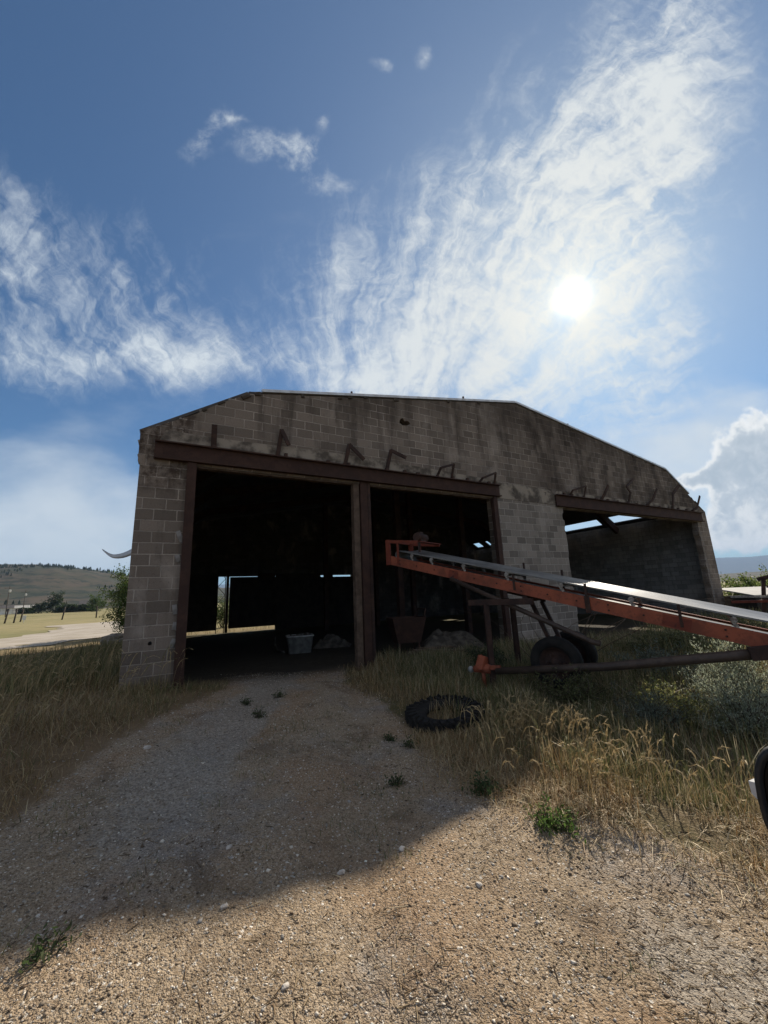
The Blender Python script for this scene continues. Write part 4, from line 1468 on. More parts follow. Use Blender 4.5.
# left bank, close to the eye: low brown cured grass running up to greener growth at the pier
xs, ys = sample(62000, -9, -2.2, 0.8, 8.6, lambda x, y: (yard(x, y) < 0.05) * smooth(0.12, -0.30, yard(x, y) + 0.18 * (fbm(x * 3, y * 3, 3) - .5)) * (0.25 + 0.75 * clump(x, y, 1.4)) * ~outside_barn(x, y)[0] * (np.hypot(x, y) < 10), 21)


def bank_cols(n, rs, x, y):
    a = palette(DRY)(n, rs, x, y)
    b_ = palette(MIXED)(n, rs, x, y)
    t = smooth(4.0, 6.4, y + 0.9 * (x + 3.2)) * 0.75 + 0.25 * (fbm(x, y, 3) - .4)
    return np.where((rs.random(n) < t)[:, None], b_, a)


hs_ = 0.50 + 0.75 * smooth(0.05, -1.3, yard(xs, ys)) * (0.5 + clump(xs, ys, 0.8, .3, .6, 4))
blades(len(xs), xs, ys, 0.07, 0.25, 0.006, 0.85, bank_cols, 'bank_grass', 'brown cured grass with green patches on the bank beside the left pier', 31, hscale=hs_)
xs, ys = sample(26000, -34, -4, 4.0, 24, lambda x, y: ~outside_barn(x, y)[0] * (np.hypot(x, y) > 7) * (dep_of(x, y) < 16) * (x < -3.5) * ((x + 17.5) ** 2 / 90 + (y - 20) ** 2 / 260 > 0.6) * (0.2 + .8 * clump(x, y, .5)) * smooth(24, 8, np.hypot(x, y)), 22)
blades(len(xs), xs, ys, 0.15, 0.45, 0.012, 0.35, palette(MIXED + [(3, (0.33, 0.27, 0.12))]), 'meadow_grass', 'rough grass between the bank and the pale lane', 32)

# strip across the doorways and under the conveyor
xs, ys = sample(60000, -4, 12, 2.4, 13, lambda x, y: (yard(x, y) < 0.15) * smooth(0.2, -0.35, yard(x, y) + 0.3 * (fbm(x * 3, y * 3, 3) - .5) + 0.75 * smooth(4.3, 3.2, y)) * (x > -1.6) * (dep_of(x, y) < 0.9) * smooth(1.0, -0.1, dep_of(x, y)) * ~outside_barn(x, y)[1] * ((np.hypot(x - tx, y - ty) > 0.47) | (np.hypot(x - tx, y - ty) < 0.2)) * (0.35 + 0.65 * clump(x, y, 1.2)) * (1 - 0.72 * smooth(2.3, 3.0, x) * smooth(3.2, 3.8, y) * smooth(6.5, 6.0, y)) * smooth(13.5, 5, np.hypot(x, y)) * (x < 6.5 + 0.6 * (y - 4)), 23)


def field_cols(n, rs, x, y):
    a = palette(DRY)(n, rs, x, y)
    b_ = palette(MIXED + [(1, (0.10, 0.12, 0.05)), (2.5, (0.44, 0.37, 0.23))])(n, rs, x, y)
    t = smooth(0.15, 1.3, -yard(x, y) + 0.5 * (fbm(x * 1.3, y * 1.3, 3) - .4)) * 0.92
    return np.where((rs.random(n) < t)[:, None], b_, a)


hs_ = 0.30 + 0.9 * smooth(0.05, -1.0, yard(xs, ys)) * (1 - 0.75 * np.exp(-((xs - ys * 0.232) / 0.28) ** 2) * smooth(4.9, 5.6, ys)) * (0.35 + 0.9 * clump(xs, ys, 0.9, .3, .62, 9))
blades(len(xs), xs, ys, 0.10, 0.30, 0.007, 0.42, field_cols, 'yard_grass', 'mixed green and straw grass growing in front of the doorways and under the conveyor', 33, hscale=hs_)
# far right grass
xs, ys = sample(22000, 5, 26, 1.5, 20, lambda x, y: ~outside_barn(x, y)[0] * (np.hypot(x, y) > 5) * (x > y * 0.62) * smooth(26, 6, np.hypot(x, y)) * (.3 + .7 * clump(x, y, .7)), 24)
blades(len(xs), xs, ys, 0.2, 0.55, 0.012, 0.35, palette(MIXED + [(2, (0.16, 0.17, 0.085)), (2, (0.28, 0.24, 0.12))]), 'field_grass', 'tall rough grass in the open field right of the barn', 34)
# dry low stubble and straw at the sunlit edge of the gravel
xs, ys = sample(24000, 0.2, 5.0, 0.6, 4.6, lambda x, y: smooth(0.75, -0.25, yard(x, y) + 0.6 * (fbm(x * 2.2, y * 2.2, 3) - .5)) ** 2 * smooth(-1.5, -0.5, yard(x, y)) * (.06 + .94 * clump(x, y, 2.2, .36, .6)), 25)
blades(len(xs), xs, ys, 0.02, 0.11, 0.005, 1.1, palette([(4, (0.43, 0.315, 0.17)), (2, (0.33, 0.20, 0.095)), (3, (0.55, 0.44, 0.27)), (1, (0.18, 0.165, 0.07))]), 'dry_stubble', 'low orange brown stubble along the sunlit edge of the gravel', 35)


def seed_grass(n, xs, ys, seed, hmin=0.28, hmax=0.55):
    """cheat-grass stalks: thin stems bowing over with a bristly nodding head"""
    rs = np.random.default_rng(seed)
    V, F, Cc = [], [], []
    nv = 0
    for i in range(n):
        x, y = xs[i], ys[i]
        z = gz(x, y)
        h = rs.uniform(hmin, hmax)
        a = rs.normal(0.6, 1.0)
        d = np.array([math.cos(a), math.sin(a), 0])
        lean = rs.uniform(0.1, 0.55)
        col = np.array([0.50, 0.38, 0.20]) * rs.uniform(0.6, 1.15) if rs.random() < 0.8 else np.array([0.22, 0.20, 0.09])
        pts = []
        for t in np.linspace(0, 1, 8):
            bow = lean * t + 0.55 * lean * max(0, t - 0.55) ** 1.4 * 4
            zz = t - 1.5 * max(0, t - 0.72) ** 1.5 * lean * 3
            pts.append(np.array([x, y, z]) + d * bow * h * 0.6 + np.array([0, 0, zz * h]))
        side = np.array([-d[1], d[0], 0])
        side = side * math.cos(0.9) + d * math.sin(0.9)
        for k in range(7):
            wv_ = 0.0013 if k < 5 else 0.006 * rs.uniform(0.7, 1.3)
            wv2 = 0.0013 if k + 1 < 5 else (0.006 if k + 1 < 7 else 0.001)
            p, q = pts[k], pts[k + 1]
            V += [p - side * wv_, p + side * wv_, q + side * wv2, q - side * wv2]
            F += [[nv, nv + 1, nv + 2], [nv, nv + 2, nv + 3]]
            Cc += [col] * 4
            nv += 4
            if k >= 4:                       # bristles of the head
                for _ in range(5):
                    o_ = p + (q - p) * rs.random()
                    dr_ = (q - p) / np.linalg.norm(q - p) * 0.03 + rs.normal(0, 0.009, 3)
                    s2 = rs.normal(0, 0.0022, 3)
                    V += [o_ - s2, o_ + s2, o_ + dr_]
                    F += [[nv, nv + 1, nv + 2]]
                    Cc += [col * rs.uniform(0.9, 1.25)] * 3
                    nv += 3
    return np.array(V), np.array(F), np.clip(np.array(Cc), 0, .8)


xs, ys = sample(1000, 0.4, 4.2, 1.6, 4.6, lambda x, y: smooth(-0.15, -0.45, yard(x, y)) * smooth(-1.5, -0.7, yard(x, y)) * smooth(.40, .55, fbm(x * 2.4 + 3, y * 2.4, 3)) * (np.hypot(x - tx, y - ty) > 0.75) + 0.05 * (yard(x, y) < -0.1) * (yard(x, y) > -1.5) * (np.hypot(x - tx, y - ty) > 0.75), 26)
V_, F_, C_ = seed_grass(len(xs), xs, ys, 41, 0.2, 0.46)
tag(tri_mesh('seed_grass', V_, F_, M['grass'], None, C_), 'straw coloured stalks with nodding bristly seed heads beside the gravel', 'grass', None, 'stuff')
xs, ys = sample(700, -8, -3.1, 3, 6.6, lambda x, y: (yard(x, y) < -0.1) * (.3 + .7 * clump(x, y, 2)) * ~outside_barn(x, y)[0], 27)
V_, F_, C_ = seed_grass(len(xs), xs, ys, 42, 0.4, 0.8)
tag(tri_mesh('stalk_grass', V_, F_, M['grass'], None, C_ * 0.85), 'thin dead stalks standing above the grass of the left bank', 'grass', None, 'stuff')


def leaf_cloud(centres, normals_bias, size, cols, rs, aspect=0.55):
    """one small pointed leaf per centre"""
    n = len(centres)
    a = rs.normal(0, 1, (n, 3))
    a += normals_bias
    a /= np.linalg.norm(a, axis=1, keepdims=True)
    b_ = np.cross(a, rs.normal(0, 1, (n, 3)))
    b_ /= np.linalg.norm(b_, axis=1, keepdims=True) + 1e-9
    s = size * rs.uniform(0.6, 1.4, (n, 1))
    p0 = centres - a * s * 0.5
    p2 = centres + a * s * 0.5
    p1 = centres + b_ * s * aspect * 0.5
    p3 = centres - b_ * s * aspect * 0.5
    V = np.stack([p0, p1, p2, p3], 1).reshape(-1, 3)
    i = np.arange(n)[:, None] * 4
    F = np.concatenate([i + np.array([[0, 1, 2]]), i + np.array([[0, 2, 3]])])
    return V, F, np.repeat(cols, 4, 0)


def bush(name, loc, rad, height, nstem, nleaf, size, pal, label, cat, seed, group=None, stem_r=0.006, spread=1.0, upright=0.0, aspect=0.4, stem_mat='bark'):
    """a multi-stemmed bush: forked stems carrying leaves along their outer half"""
    rs = np.random.default_rng(seed)
    root = empty(name, (loc[0], loc[1], gz(loc[0], loc[1]) - 0.02), 0, label, cat, group)
    mb = MB()
    ctr = []
    for i in range(nstem):
        az = rs.uniform(0, 2 * np.pi)
        el = rs.uniform(0.0, 1.0) ** 0.7
        out_ = np.array([math.cos(az), math.sin(az), 0]) * rad * spread * el
        hh = height * rs.uniform(0.55, 1.0) * math.sqrt(max(0.15, 1 - (el * 0.85) ** 2))
        p = np.array([rs.normal(0, rad * .12), rs.normal(0, rad * .12), 0.0])
        pts = [p]
        for t in (0.35, 0.7, 1.0):
            pts.append(p + out_ * (t ** (1.2 + upright)) + np.array([0, 0, hh * t]) + rs.normal(0, rad * 0.06, 3))
        mb.tube([Vector(q) for q in pts], [stem_r, stem_r * .8, stem_r * .55, stem_r * .25], 5, False)
        for f in range(3):
            a = pts[1 + f % 2] + (pts[2 + f % 2] - pts[1 + f % 2]) * rs.random()
            e = a + rs.normal(0, rad * 0.22, 3) + np.array([0, 0, height * 0.12]) + out_ * .18
            mb.tube([Vector(a), Vector(e)], [stem_r * .5, stem_r * .2], 4, False)
            k = int(nleaf / nstem / 5)
            tt = rs.random((k, 1))
            ctr.append(a + (e - a) * tt + rs.normal(0, size * 0.8, (k, 3)))
        k = int(nleaf / nstem * 2 / 5)
        tt = rs.uniform(0.25, 1.0, k)
        seg = np.minimum((tt * 3).astype(int), 2)
        fr = tt * 3 - seg
        P_ = np.array(pts)
        ctr.append(P_[seg] + (P_[seg + 1] - P_[seg]) * fr[:, None] + rs.normal(0, size * 0.9, (k, 3)))
    ctr = np.concatenate(ctr)
    ctr[:, 2] = np.abs(ctr[:, 2])
    cols = palette(pal, 0.2)(len(ctr), rs, None, None)
    V, F, Cc = leaf_cloud(ctr, np.array([0, 0, 0.7 + upright]), size, cols, rs, aspect)
    mb.build('stems', M[stem_mat], root)
    tri_mesh('foliage', V, F, M['leaf'], root, Cc)
    return root


SAGE = [(4, (0.37, 0.41, 0.30)), (3, (0.27, 0.31, 0.21)), (2, (0.45, 0.48, 0.37)), (1, (0.29, 0.27, 0.14))]
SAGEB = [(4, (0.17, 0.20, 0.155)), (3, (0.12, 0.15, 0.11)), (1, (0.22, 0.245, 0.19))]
WEED = [(4, (0.075, 0.14, 0.03)), (3, (0.11, 0.18, 0.045)), (1, (0.16, 0.18, 0.06))]
OLIVE = [(4, (0.10, 0.115, 0.045)), (3, (0.15, 0.155, 0.07)), (2, (0.20, 0.19, 0.09))]
SG = 'sagebrush in the field'
bush('sagebrush', (3.75, 4.45), 0.75, 0.58, 60, 16000, 0.028, SAGE, 'largest pale grey green sagebrush, in the sun above the car mirror', 'bush', 51, SG, aspect=0.22, upright=0.6)
bush('sagebrush', (4.6, 5.45), 0.62, 0.75, 44, 9000, 0.030, SAGE, 'silvery sagebrush under the raised end of the orange conveyor', 'bush', 52, SG, aspect=0.3, upright=0.4)
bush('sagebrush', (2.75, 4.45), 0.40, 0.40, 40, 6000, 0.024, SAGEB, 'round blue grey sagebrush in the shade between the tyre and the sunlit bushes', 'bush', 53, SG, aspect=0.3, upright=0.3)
bush('sagebrush', (4.2, 3.95), 0.42, 0.38, 36, 5200, 0.026, SAGE, 'small sagebrush just in front of the largest one beside the car mirror', 'bush', 54, SG, aspect=0.3, upright=0.6)
bush('sagebrush', (5.6, 4.6), 0.7, 0.7, 44, 8000, 0.030, SAGE, 'sagebrush farthest to the right in front of the conveyor tail', 'bush', 63, SG, aspect=0.3, upright=0.5)
bush('sagebrush', (3.45, 4.15), 0.45, 0.50, 40, 7000, 0.026, SAGE, 'sagebrush at the left edge of the sunlit bushes, beside the yellow green one', 'bush', 65, SG, aspect=0.24, upright=0.6)
bush('rabbitbrush', (3.1, 4.65), 0.50, 0.40, 40, 6500, 0.030, [(3, (0.22, 0.23, 0.085)), (3, (0.16, 0.175, 0.06)), (1.5, (0.32, 0.29, 0.12))], 'yellow green bush with dark twigs below the sloping drawbar', 'bush', 55, aspect=0.32)
bush('leafy_weed', (2.2, 5.25), 0.55, 0.46, 44, 4200, 0.034, OLIVE, 'low weeds in front of the conveyor wheel', 'weeds', 64)
bush('leafy_weed', (1.75, 7.25), 0.45, 0.5, 26, 2600, 0.04, [(3, (0.06, 0.08, 0.037)), (3, (0.085, 0.105, 0.05))], 'dark leafy weeds growing round the conveyor uprights', 'weeds', 56)
bush('leafy_weed', (5.6, 8.0), 0.9, 0.6, 44, 5200, 0.045, OLIVE, 'green weeds in front of the right doorway behind the conveyor', 'weeds', 57)
bush('leafy_weed', (8.6, 9.4), 1.0, 0.65, 44, 5200, 0.045, OLIVE, 'tall weeds at the foot of the right hand pier', 'weeds', 58)
bush('leafy_weed', (4.2, 6.7), 0.6, 0.5, 34, 4600, 0.036, SAGEB, 'pale leafed weeds just under the orange side of the conveyor', 'weeds', 62)
bush('green_weed', (1.02, 2.90), 0.17, 0.13, 22, 700, 0.030, WEED, 'bright green low weed in the sun at the gravel edge', 'weed', 59, 'weeds at the gravel edge', 0.003, aspect=0.35)
bush('green_weed', (0.66, 3.32), 0.12, 0.13, 14, 380, 0.032, [(1, (0.06, 0.10, 0.04)), (1, (0.085, 0.12, 0.05))], 'dark green weed at the tip of the building shadow', 'weed', 60, 'weeds at the gravel edge', 0.003)
GW = 'small weeds in the gravel drive'
for k, (px_x, px_y, r_, lab) in enumerate([(-1.95, 5.55, .11, 'dark weed in the drive nearest the left pier'), (-1.55, 4.85, .12, 'bushy weed in the middle of the drive in front of the left doorway'),
                                            (0.0, 3.55, .09, 'small weed alone in the shaded gravel below the tyre'), (0.16, 4.28, .10, 'low weed on the gravel just below the tyre'),
                                            (-1.55, 5.75, .10, 'grassy weed near the middle of the doorway threshold'), (-0.05, 4.42, .07, 'tiny weed left of the tyre'),
                                            (-1.5, 1.95, .09, 'green weed at the lower left by the shadow edge')]):
    bush('gravel_weed', (px_x, px_y), r_, r_ * 0.9, 12, 200, 0.026, [(1, (0.055, 0.085, 0.03)), (1, (0.09, 0.11, 0.045))], lab, 'weed', 70 + k, GW, 0.003)
# bare woody runner arching over by the conveyor strut
mb = MB()
rs_ = np.random.default_rng(9)
for k in range(9):
    p = Vector((2.85 + rs_.normal(0, .25), 6.6 + rs_.normal(0, .2), 0.1))
    pts = [p]
    d_ = Vector((rs_.normal(0.1, 0.25), rs_.normal(0, 0.15), 0.30))
    for j in range(7):
        pts.append(pts[-1] + d_)
        d_ = d_ + Vector((rs_.normal(0.02, .07), rs_.normal(0, .05), -0.045))
    mb.tube(pts, [0.007 - 0.0008 * j for j in range(8)], 5, False)
tag(mb.build('bare_bramble', M['old_wood']), 'bare arching bramble stems beside the conveyor wheel in front of the block pier', 'bramble')


def tree(name, loc, h, crown_r, trunk_r, nleaf, leaf, pal, label, cat, seed, group=None, base=0.25, squash=1.0, limbs=9):
    rs = np.random.default_rng(seed)
    root = empty(name, (loc[0], loc[1], gz(loc[0], loc[1]) - 0.05), 0, label, cat, group)
    mb = MB()
    top = Vector((rs.normal(0, .05 * h), rs.normal(0, .05 * h), h * 0.8))
    mid = top * 0.5 + Vector((rs.normal(0, .03 * h), rs.normal(0, .03 * h), 0))
    mb.tube([Vector((0, 0, -0.1)), mid * 0.4, mid, top], [trunk_r, trunk_r * .8, trunk_r * .55, trunk_r * .2], 9)
    tips = []
    for i in range(limbs):
        t = rs.uniform(base, 0.95)
        a = mid * (t * 2) if t < 0.5 else mid + (top - mid) * (t * 2 - 1)
        az = i * 2.4 + rs.normal(0, .3)
        reach = crown_r * (1.05 - 0.5 * abs(t - 0.45)) * rs.uniform(.7, 1.1)
        e = a + Vector((math.cos(az) * reach, math.sin(az) * reach, h * rs.uniform(0.05, 0.22)))
        m2 = (a + e) / 2 + Vector((0, 0, -0.03 * h))
        mb.tube([a, m2, e], [trunk_r * .4, trunk_r * .25, trunk_r * .08], 6, False)
        for q in range(5):
            b0 = m2 + (e - m2) * rs.random()
            b1 = b0 + Vector(rs.normal(0, crown_r * .30, 3)) * Vector((1, 1, squash)).length / 1.7
            mb.tube([b0, b1], [trunk_r * .1, trunk_r * .03], 4, False)
            tips.append((np.array(b0), np.array(b1)))
    mb.build('trunk', M['bark'], root)
    per = nleaf // len(tips)
    ctr = []
    for a, e in tips:
        tt = rs.uniform(0.2, 1.15, (per, 1))
        ctr.append(a + (e - a) * tt + rs.normal(0, crown_r * 0.11, (per, 3)))
    ctr = np.concatenate(ctr)
    ctr[:, 2] = np.maximum(ctr[:, 2], h * base * 0.35)
    cols = palette(pal, 0.22)(len(ctr), rs, None, None)
    V, F, Cc = leaf_cloud(ctr, np.array([0, 0, 0.3]), leaf, cols, rs, 0.5)
    tri_mesh('crown', V, F, M['leaf'], root, Cc)
    return root


TREE = [(4, (0.050, 0.082, 0.022)), (3, (0.070, 0.105, 0.03)), (1.5, (0.10, 0.125, 0.04))]
tree('leafy_tree', (-12.5, 19.7), 3.8, 1.35, 0.12, 16000, 0.09, TREE, 'bright green young tree standing behind the left corner of the barn', 'tree', 81, base=0.08, limbs=16)
bq = barn_world(2.7, 17.5, 0)
bush('leafy_shrub', (bq.x, bq.y), 1.3, 2.3, 40, 4500, 0.09, TREE, 'shrub outside the back of the barn seen through the gap between the rear doors', 'shrub', 84)
bush('leafy_shrub', (19.2, 21.2), 1.9, 1.55, 40, 6500, 0.13, [(3, (0.11, 0.15, 0.035)), (2, (0.16, 0.19, 0.05)), (1, (0.07, 0.10, 0.03))], 'sunny yellow green shrub beyond the right corner of the barn', 'shrub', 82, None, 0.02, aspect=0.5)
bush('leafy_shrub', (25.5, 25.0), 2.0, 1.5, 40, 5500, 0.15, [(3, (0.09, 0.13, 0.035)), (2, (0.13, 0.16, 0.05))], 'larger darker shrub farther off to the right of the barn', 'shrub', 83, None, 0.02, aspect=0.5)
# rubble blocks behind the left pier
RG = 'rubble stones behind the left pier'
for k, (x, y, s, lab) in enumerate([(-10.9, 15.9, .40, 'largest grey rubble stone in front of the tree by the left pier'), (-10.0, 15.3, .27, 'pale squarish rubble stone closest to the left pier'), (-10.5, 15.2, .22, 'low rubble stone in front of the larger ones')]):
    bm = bmesh.new()
    bmesh.ops.create_icosphere(bm, subdivisions=2, radius=1)
    for v in bm.verts:
        f = 0.85 + 0.35 * random.random()
        v.co = Vector((max(-.75, min(.75, v.co.x)) * s * 1.3, max(-.75, min(.75, v.co.y)) * s, max(-.65, min(.65, v.co.z)) * s)) * f
    me = bpy.data.meshes.new('rubble_stone')
    bm.to_mesh(me)
    bm.free()
    oo = link('rubble_stone', me, M['stone'])
    oo.location = (x, y, gz(x, y) + s * 0.3)
    tag(oo, lab, 'stone', RG)

# ------------------------------------------------------------------ gravel, straw litter, loose stones


def pebbles(n, xs, ys, size, name, label, seed, pal, flat=0.6):
    rs = np.random.default_rng(seed)
    O = np.array([[1, 0, 0], [-1, 0, 0], [0, 1, 0], [0, -1, 0], [0, 0, 1], [0, 0, -1]], float)
    Fo = np.array([[0, 2, 4], [2, 1, 4], [1, 3, 4], [3, 0, 4], [2, 0, 5], [1, 2, 5], [3, 1, 5], [0, 3, 5]])
    s = size(n, rs)
    a = rs.uniform(0, 2 * np.pi, n)
    V = O[None] * (s[:, None, None]) * rs.uniform(0.55, 1.25, (n, 6, 1))
    V[:, :, 0] *= rs.uniform(0.8, 1.5, (n, 1))
    V[:, :, 2] *= flat
    V += rs.normal(0, 0.18, (n, 6, 3)) * s[:, None, None]
    c, sn = np.cos(a)[:, None], np.sin(a)[:, None]
    X = V[:, :, 0] * c - V[:, :, 1] * sn
    Y = V[:, :, 0] * sn + V[:, :, 1] * c
    V = np.stack([X + xs[:, None], Y + ys[:, None], V[:, :, 2] + (ground_z(xs, ys) + s * 0.18)[:, None]], -1)
    F = (np.arange(n)[:, None, None] * 6 + Fo[None]).reshape(-1, 3)
    oo = tri_mesh(name, V.reshape(-1, 3), F, M['pebble'], None, np.repeat(palette(pal, 0.2)(n, rs, None, None), 6, 0))
    return tag(oo, label, 'gravel', None, 'stuff')


mm, gg, bb = new_mat('pebble')
gg.set(bb.inputs['Base Color'], gg.n('ShaderNodeAttribute', attribute_name='Col').outputs['Color'])
bb.inputs['Roughness'].default_value = 0.9
bb.inputs['Specular IOR Level'].default_value = 0.2
M['pebble'] = mm
PEB = [(5, (0.27, 0.205, 0.14)), (4, (0.37, 0.29, 0.20)), (2, (0.17, 0.12, 0.08)), (1.2, (0.30, 0.275, 0.24)), (2.2, (0.70, 0.64, 0.55))]
xs, ys = sample(95000, -4.5, 2.8, 0.6, 7.8, lambda x, y: smooth(-0.30, 0.25, yard(x, y)) * np.clip(2.6 / (x * x + y * y + .6), 0.10, 1.0) * (0.45 + 0.55 * clump(x, y, 1.3, .35, .55)), 91)
pebbles(len(xs), xs, ys, lambda n, r: np.clip(np.exp(r.normal(math.log(0.0029), 0.42, n)), 0.0014, 0.009), 'gravel_stones', 'fine brown and grey gravel spread over the yard', 92, PEB)
xs, ys = sample(700, -4.5, 2.8, 0.6, 7.0, lambda x, y: smooth(-0.3, 0.2, yard(x, y)) * np.clip(3 / (x * x + y * y + .6), 0.2, 1.0), 93)
pebbles(len(xs), xs, ys, lambda n, r: np.clip(np.exp(r.normal(math.log(0.0065), 0.35, n)), 0.004, 0.014), 'coarse_stones', 'coarser pale stones scattered among the fine gravel', 94, PEB + [(3, (0.50, 0.44, 0.37))])
xs, ys = sample(7000, -4.5, 3.0, 0.6, 7.6, lambda x, y: smooth(-0.45, 0.2, yard(x, y)) * (0.25 + .75 * clump(x, y, 1.6, .36, .6, 3)), 97)
pebbles(len(xs), xs, ys, lambda n, r: np.clip(np.exp(r.normal(math.log(0.0062), 0.32, n)), 0.004, 0.015), 'scattered_stones', 'walnut sized stones of grey, tan and white lying over the drive', 98, [(3, (0.27, 0.215, 0.155)), (2, (0.33, 0.31, 0.28)), (2.5, (0.60, 0.54, 0.45)), (1, (0.15, 0.115, 0.08))], 0.5)
# crumbs of dark soil and root mats
xs, ys = sample(900, -4.5, 3.0, 0.6, 7.6, lambda x, y: smooth(-0.3, 0.2, yard(x, y)) * clump(x, y, 2.0, .46, .58, 8), 107)
pebbles(len(xs), xs, ys, lambda n, r: r.uniform(0.004, 0.011, n), 'soil_crumbs', 'dark clods of soil on the gravel', 108, [(1, (0.11, 0.078, 0.052)), (1, (0.15, 0.105, 0.068))], 0.4)
# sparse sprigs of grass rooted in the gravel
xs, ys = sample(2600, -3.2, 2.6, 1.0, 7.4, lambda x, y: smooth(-0.1, 0.3, yard(x, y)) * clump(x, y, 3.0, .56, .64, 12) * smooth(1.3, 2.6, y + 0.4 * np.abs(x)), 109)
blades(len(xs), xs, ys, 0.015, 0.07, 0.004, 0.6, palette(MIXED), 'sprigs', 'tiny sprigs of grass coming up through the gravel', 110)
# bits of chopped straw and dead stems on the ground
n = 3600
xs, ys = sample(n, -4.0, 3.2, 0.6, 6.5, lambda x, y: smooth(-0.6, 0.1, yard(x, y)) * np.clip(3 / (x * x + y * y + .6), 0.12, 1.0) * (0.15 + .85 * clump(x, y, 1.8, .38, .6, 6)) * (0.35 + 0.65 * smooth(-1.5, 1.0, x)), 95)
n = len(xs)
rs_ = np.random.default_rng(96)
L_ = rs_.uniform(0.008, 0.035, n)
big_ = rs_.random(n) < 0.02
L_[big_] *= 2.8
a_ = rs_.uniform(0, 2 * np.pi, n)
w_ = rs_.uniform(0.0009, 0.0022, n)
zz_ = ground_z(xs, ys) + rs_.uniform(0.002, 0.005, n)
tl = rs_.normal(0, 0.04, n) * L_
d_ = np.stack([np.cos(a_), np.sin(a_)], 1)
s_ = np.stack([-np.sin(a_), np.cos(a_)], 1)
ctr_ = np.stack([xs, ys, zz_], 1)
e_ = np.concatenate([d_ * L_[:, None], tl[:, None]], 1)
sv = np.concatenate([s_ * w_[:, None], np.zeros((n, 1))], 1)
upv = np.array([0, 0, 1.0]) * w_[:, None] * 1.2
V_ = np.stack([ctr_ - e_ - sv, ctr_ - e_ + sv, ctr_ - e_ + upv, ctr_ + e_ - sv, ctr_ + e_ + sv, ctr_ + e_ + upv], 1)
F_ = np.array([[0, 3, 5], [0, 5, 2], [2, 5, 4], [2, 4, 1], [0, 1, 4], [0, 4, 3]])
F_ = (np.arange(n)[:, None, None] * 6 + F_[None]).reshape(-1, 3)
tag(tri_mesh('straw_litter', V_.reshape(-1, 3), F_, M['pebble'], None, np.repeat(palette([(4, (0.36, 0.27, 0.16)), (3, (0.22, 0.15, 0.085)), (2, (0.10, 0.07, 0.045)), (1, (0.52, 0.43, 0.28))])(n, rs_, None, None), 6, 0)), 'chopped straw and dead stems strewn on the gravel', 'straw', None, 'stuff')
LS = 'loose pale stones on the gravel'
for k, (x, y, s, lab) in enumerate([(-0.33, 2.55, .030, 'white chalky stone in the sun just past the shadow edge'), (-0.86, 2.22, .024, 'pale stone on the sunlit gravel at the left'),
                                    (-0.47, 1.87, .022, 'reddish pale stone low in the middle of the sunlit gravel'), (-2.25, 3.85, .045, 'flat grey stone in the shaded gravel at the left'),
                                    (-1.0, 2.62, .026, 'stone in the shade just above the shadow edge'), (0.02, 2.75, .030, 'pinkish stone near the centre of the shadow edge'),
                                    (0.42, 2.42, .026, 'white sliver of stone right of centre in the sun')]):
    bm = bmesh.new()
    bmesh.ops.create_icosphere(bm, subdivisions=2, radius=1)
    for v in bm.verts:
        f = 0.8 + 0.4 * random.random()
        v.co = Vector((v.co.x * s * 0.8, v.co.y * s * 0.6, max(-.6, v.co.z) * s * 0.36)) * f
    me = bpy.data.meshes.new('loose_stone')
    bm.to_mesh(me)
    bm.free()
    oo = link('loose_stone', me, M['white_stone'])
    oo.location = (x, y, gz(x, y) + s * 0.15)
    oo.rotation_euler = (0, 0, random.uniform(0, 3))
    tag(oo, lab, 'stone', LS)

# ------------------------------------------------------------------ far field on the left


def polar(azd, r, z=None):
    x, y = r * math.sin(math.radians(azd)), r * math.cos(math.radians(azd))
    return Vector((x, y, gz(x, y) if z is None else z))


fe = empty('field_fence', polar(-42, 66), 0, 'old wire fence with dark leaning wooden posts at the edge of the dry field', 'fence')
FP = [(-48, 62), (-44.2, 64), (-43.5, 64), (-43.0, 68), (-39.6, 66), (-36.5, 66), (-33.5, 66), (-52, 60), (-57, 58)]
base = fe.location.copy()
tops = []
for k, (a, r) in enumerate(FP):
    q = polar(a, r)
    t_ = q + Vector((random.uniform(-.1, .35), 0, random.uniform(1.45, 1.75)))
    MB().tube([q - base - Vector((0, 0, .3)), t_ - base], [0.085, 0.075], 8).build('post', M['post'], fe)
    tops.append((a, t_ - base))
tops.sort(key=lambda t: t[0])
mb = MB()
for (a, p), (a2, q) in zip(tops, tops[1:]):
    for dz in (-0.1, -0.55, -1.0):
        mb.tube([p + Vector((0, 0, dz)), q + Vector((0, 0, dz))], 0.008, 4, False)
mb.bar(tops[3][1] + Vector((0, 0, -.35)), tops[5][1] + Vector((0, 0, -.35)), 0.08, 0.08) if False else None
mb.build('wire', M['rust_dark'], fe)
q = polar(-42.7, 63)
oo = MB().box((0, 0, 0.55), (0.34, 0.03, 0.5), None, 0.005).span((-0.03, 0.016, 0.0), (0.03, 0.05, 0.79)).build('marker_sign', M['white_paint'])
oo.location = q
oo.rotation_euler = (0, 0, math.radians(42))
tag(oo, 'small white plate on a stake beside the fence posts', 'sign')

# low houses, hedge and trees along the far side of the field


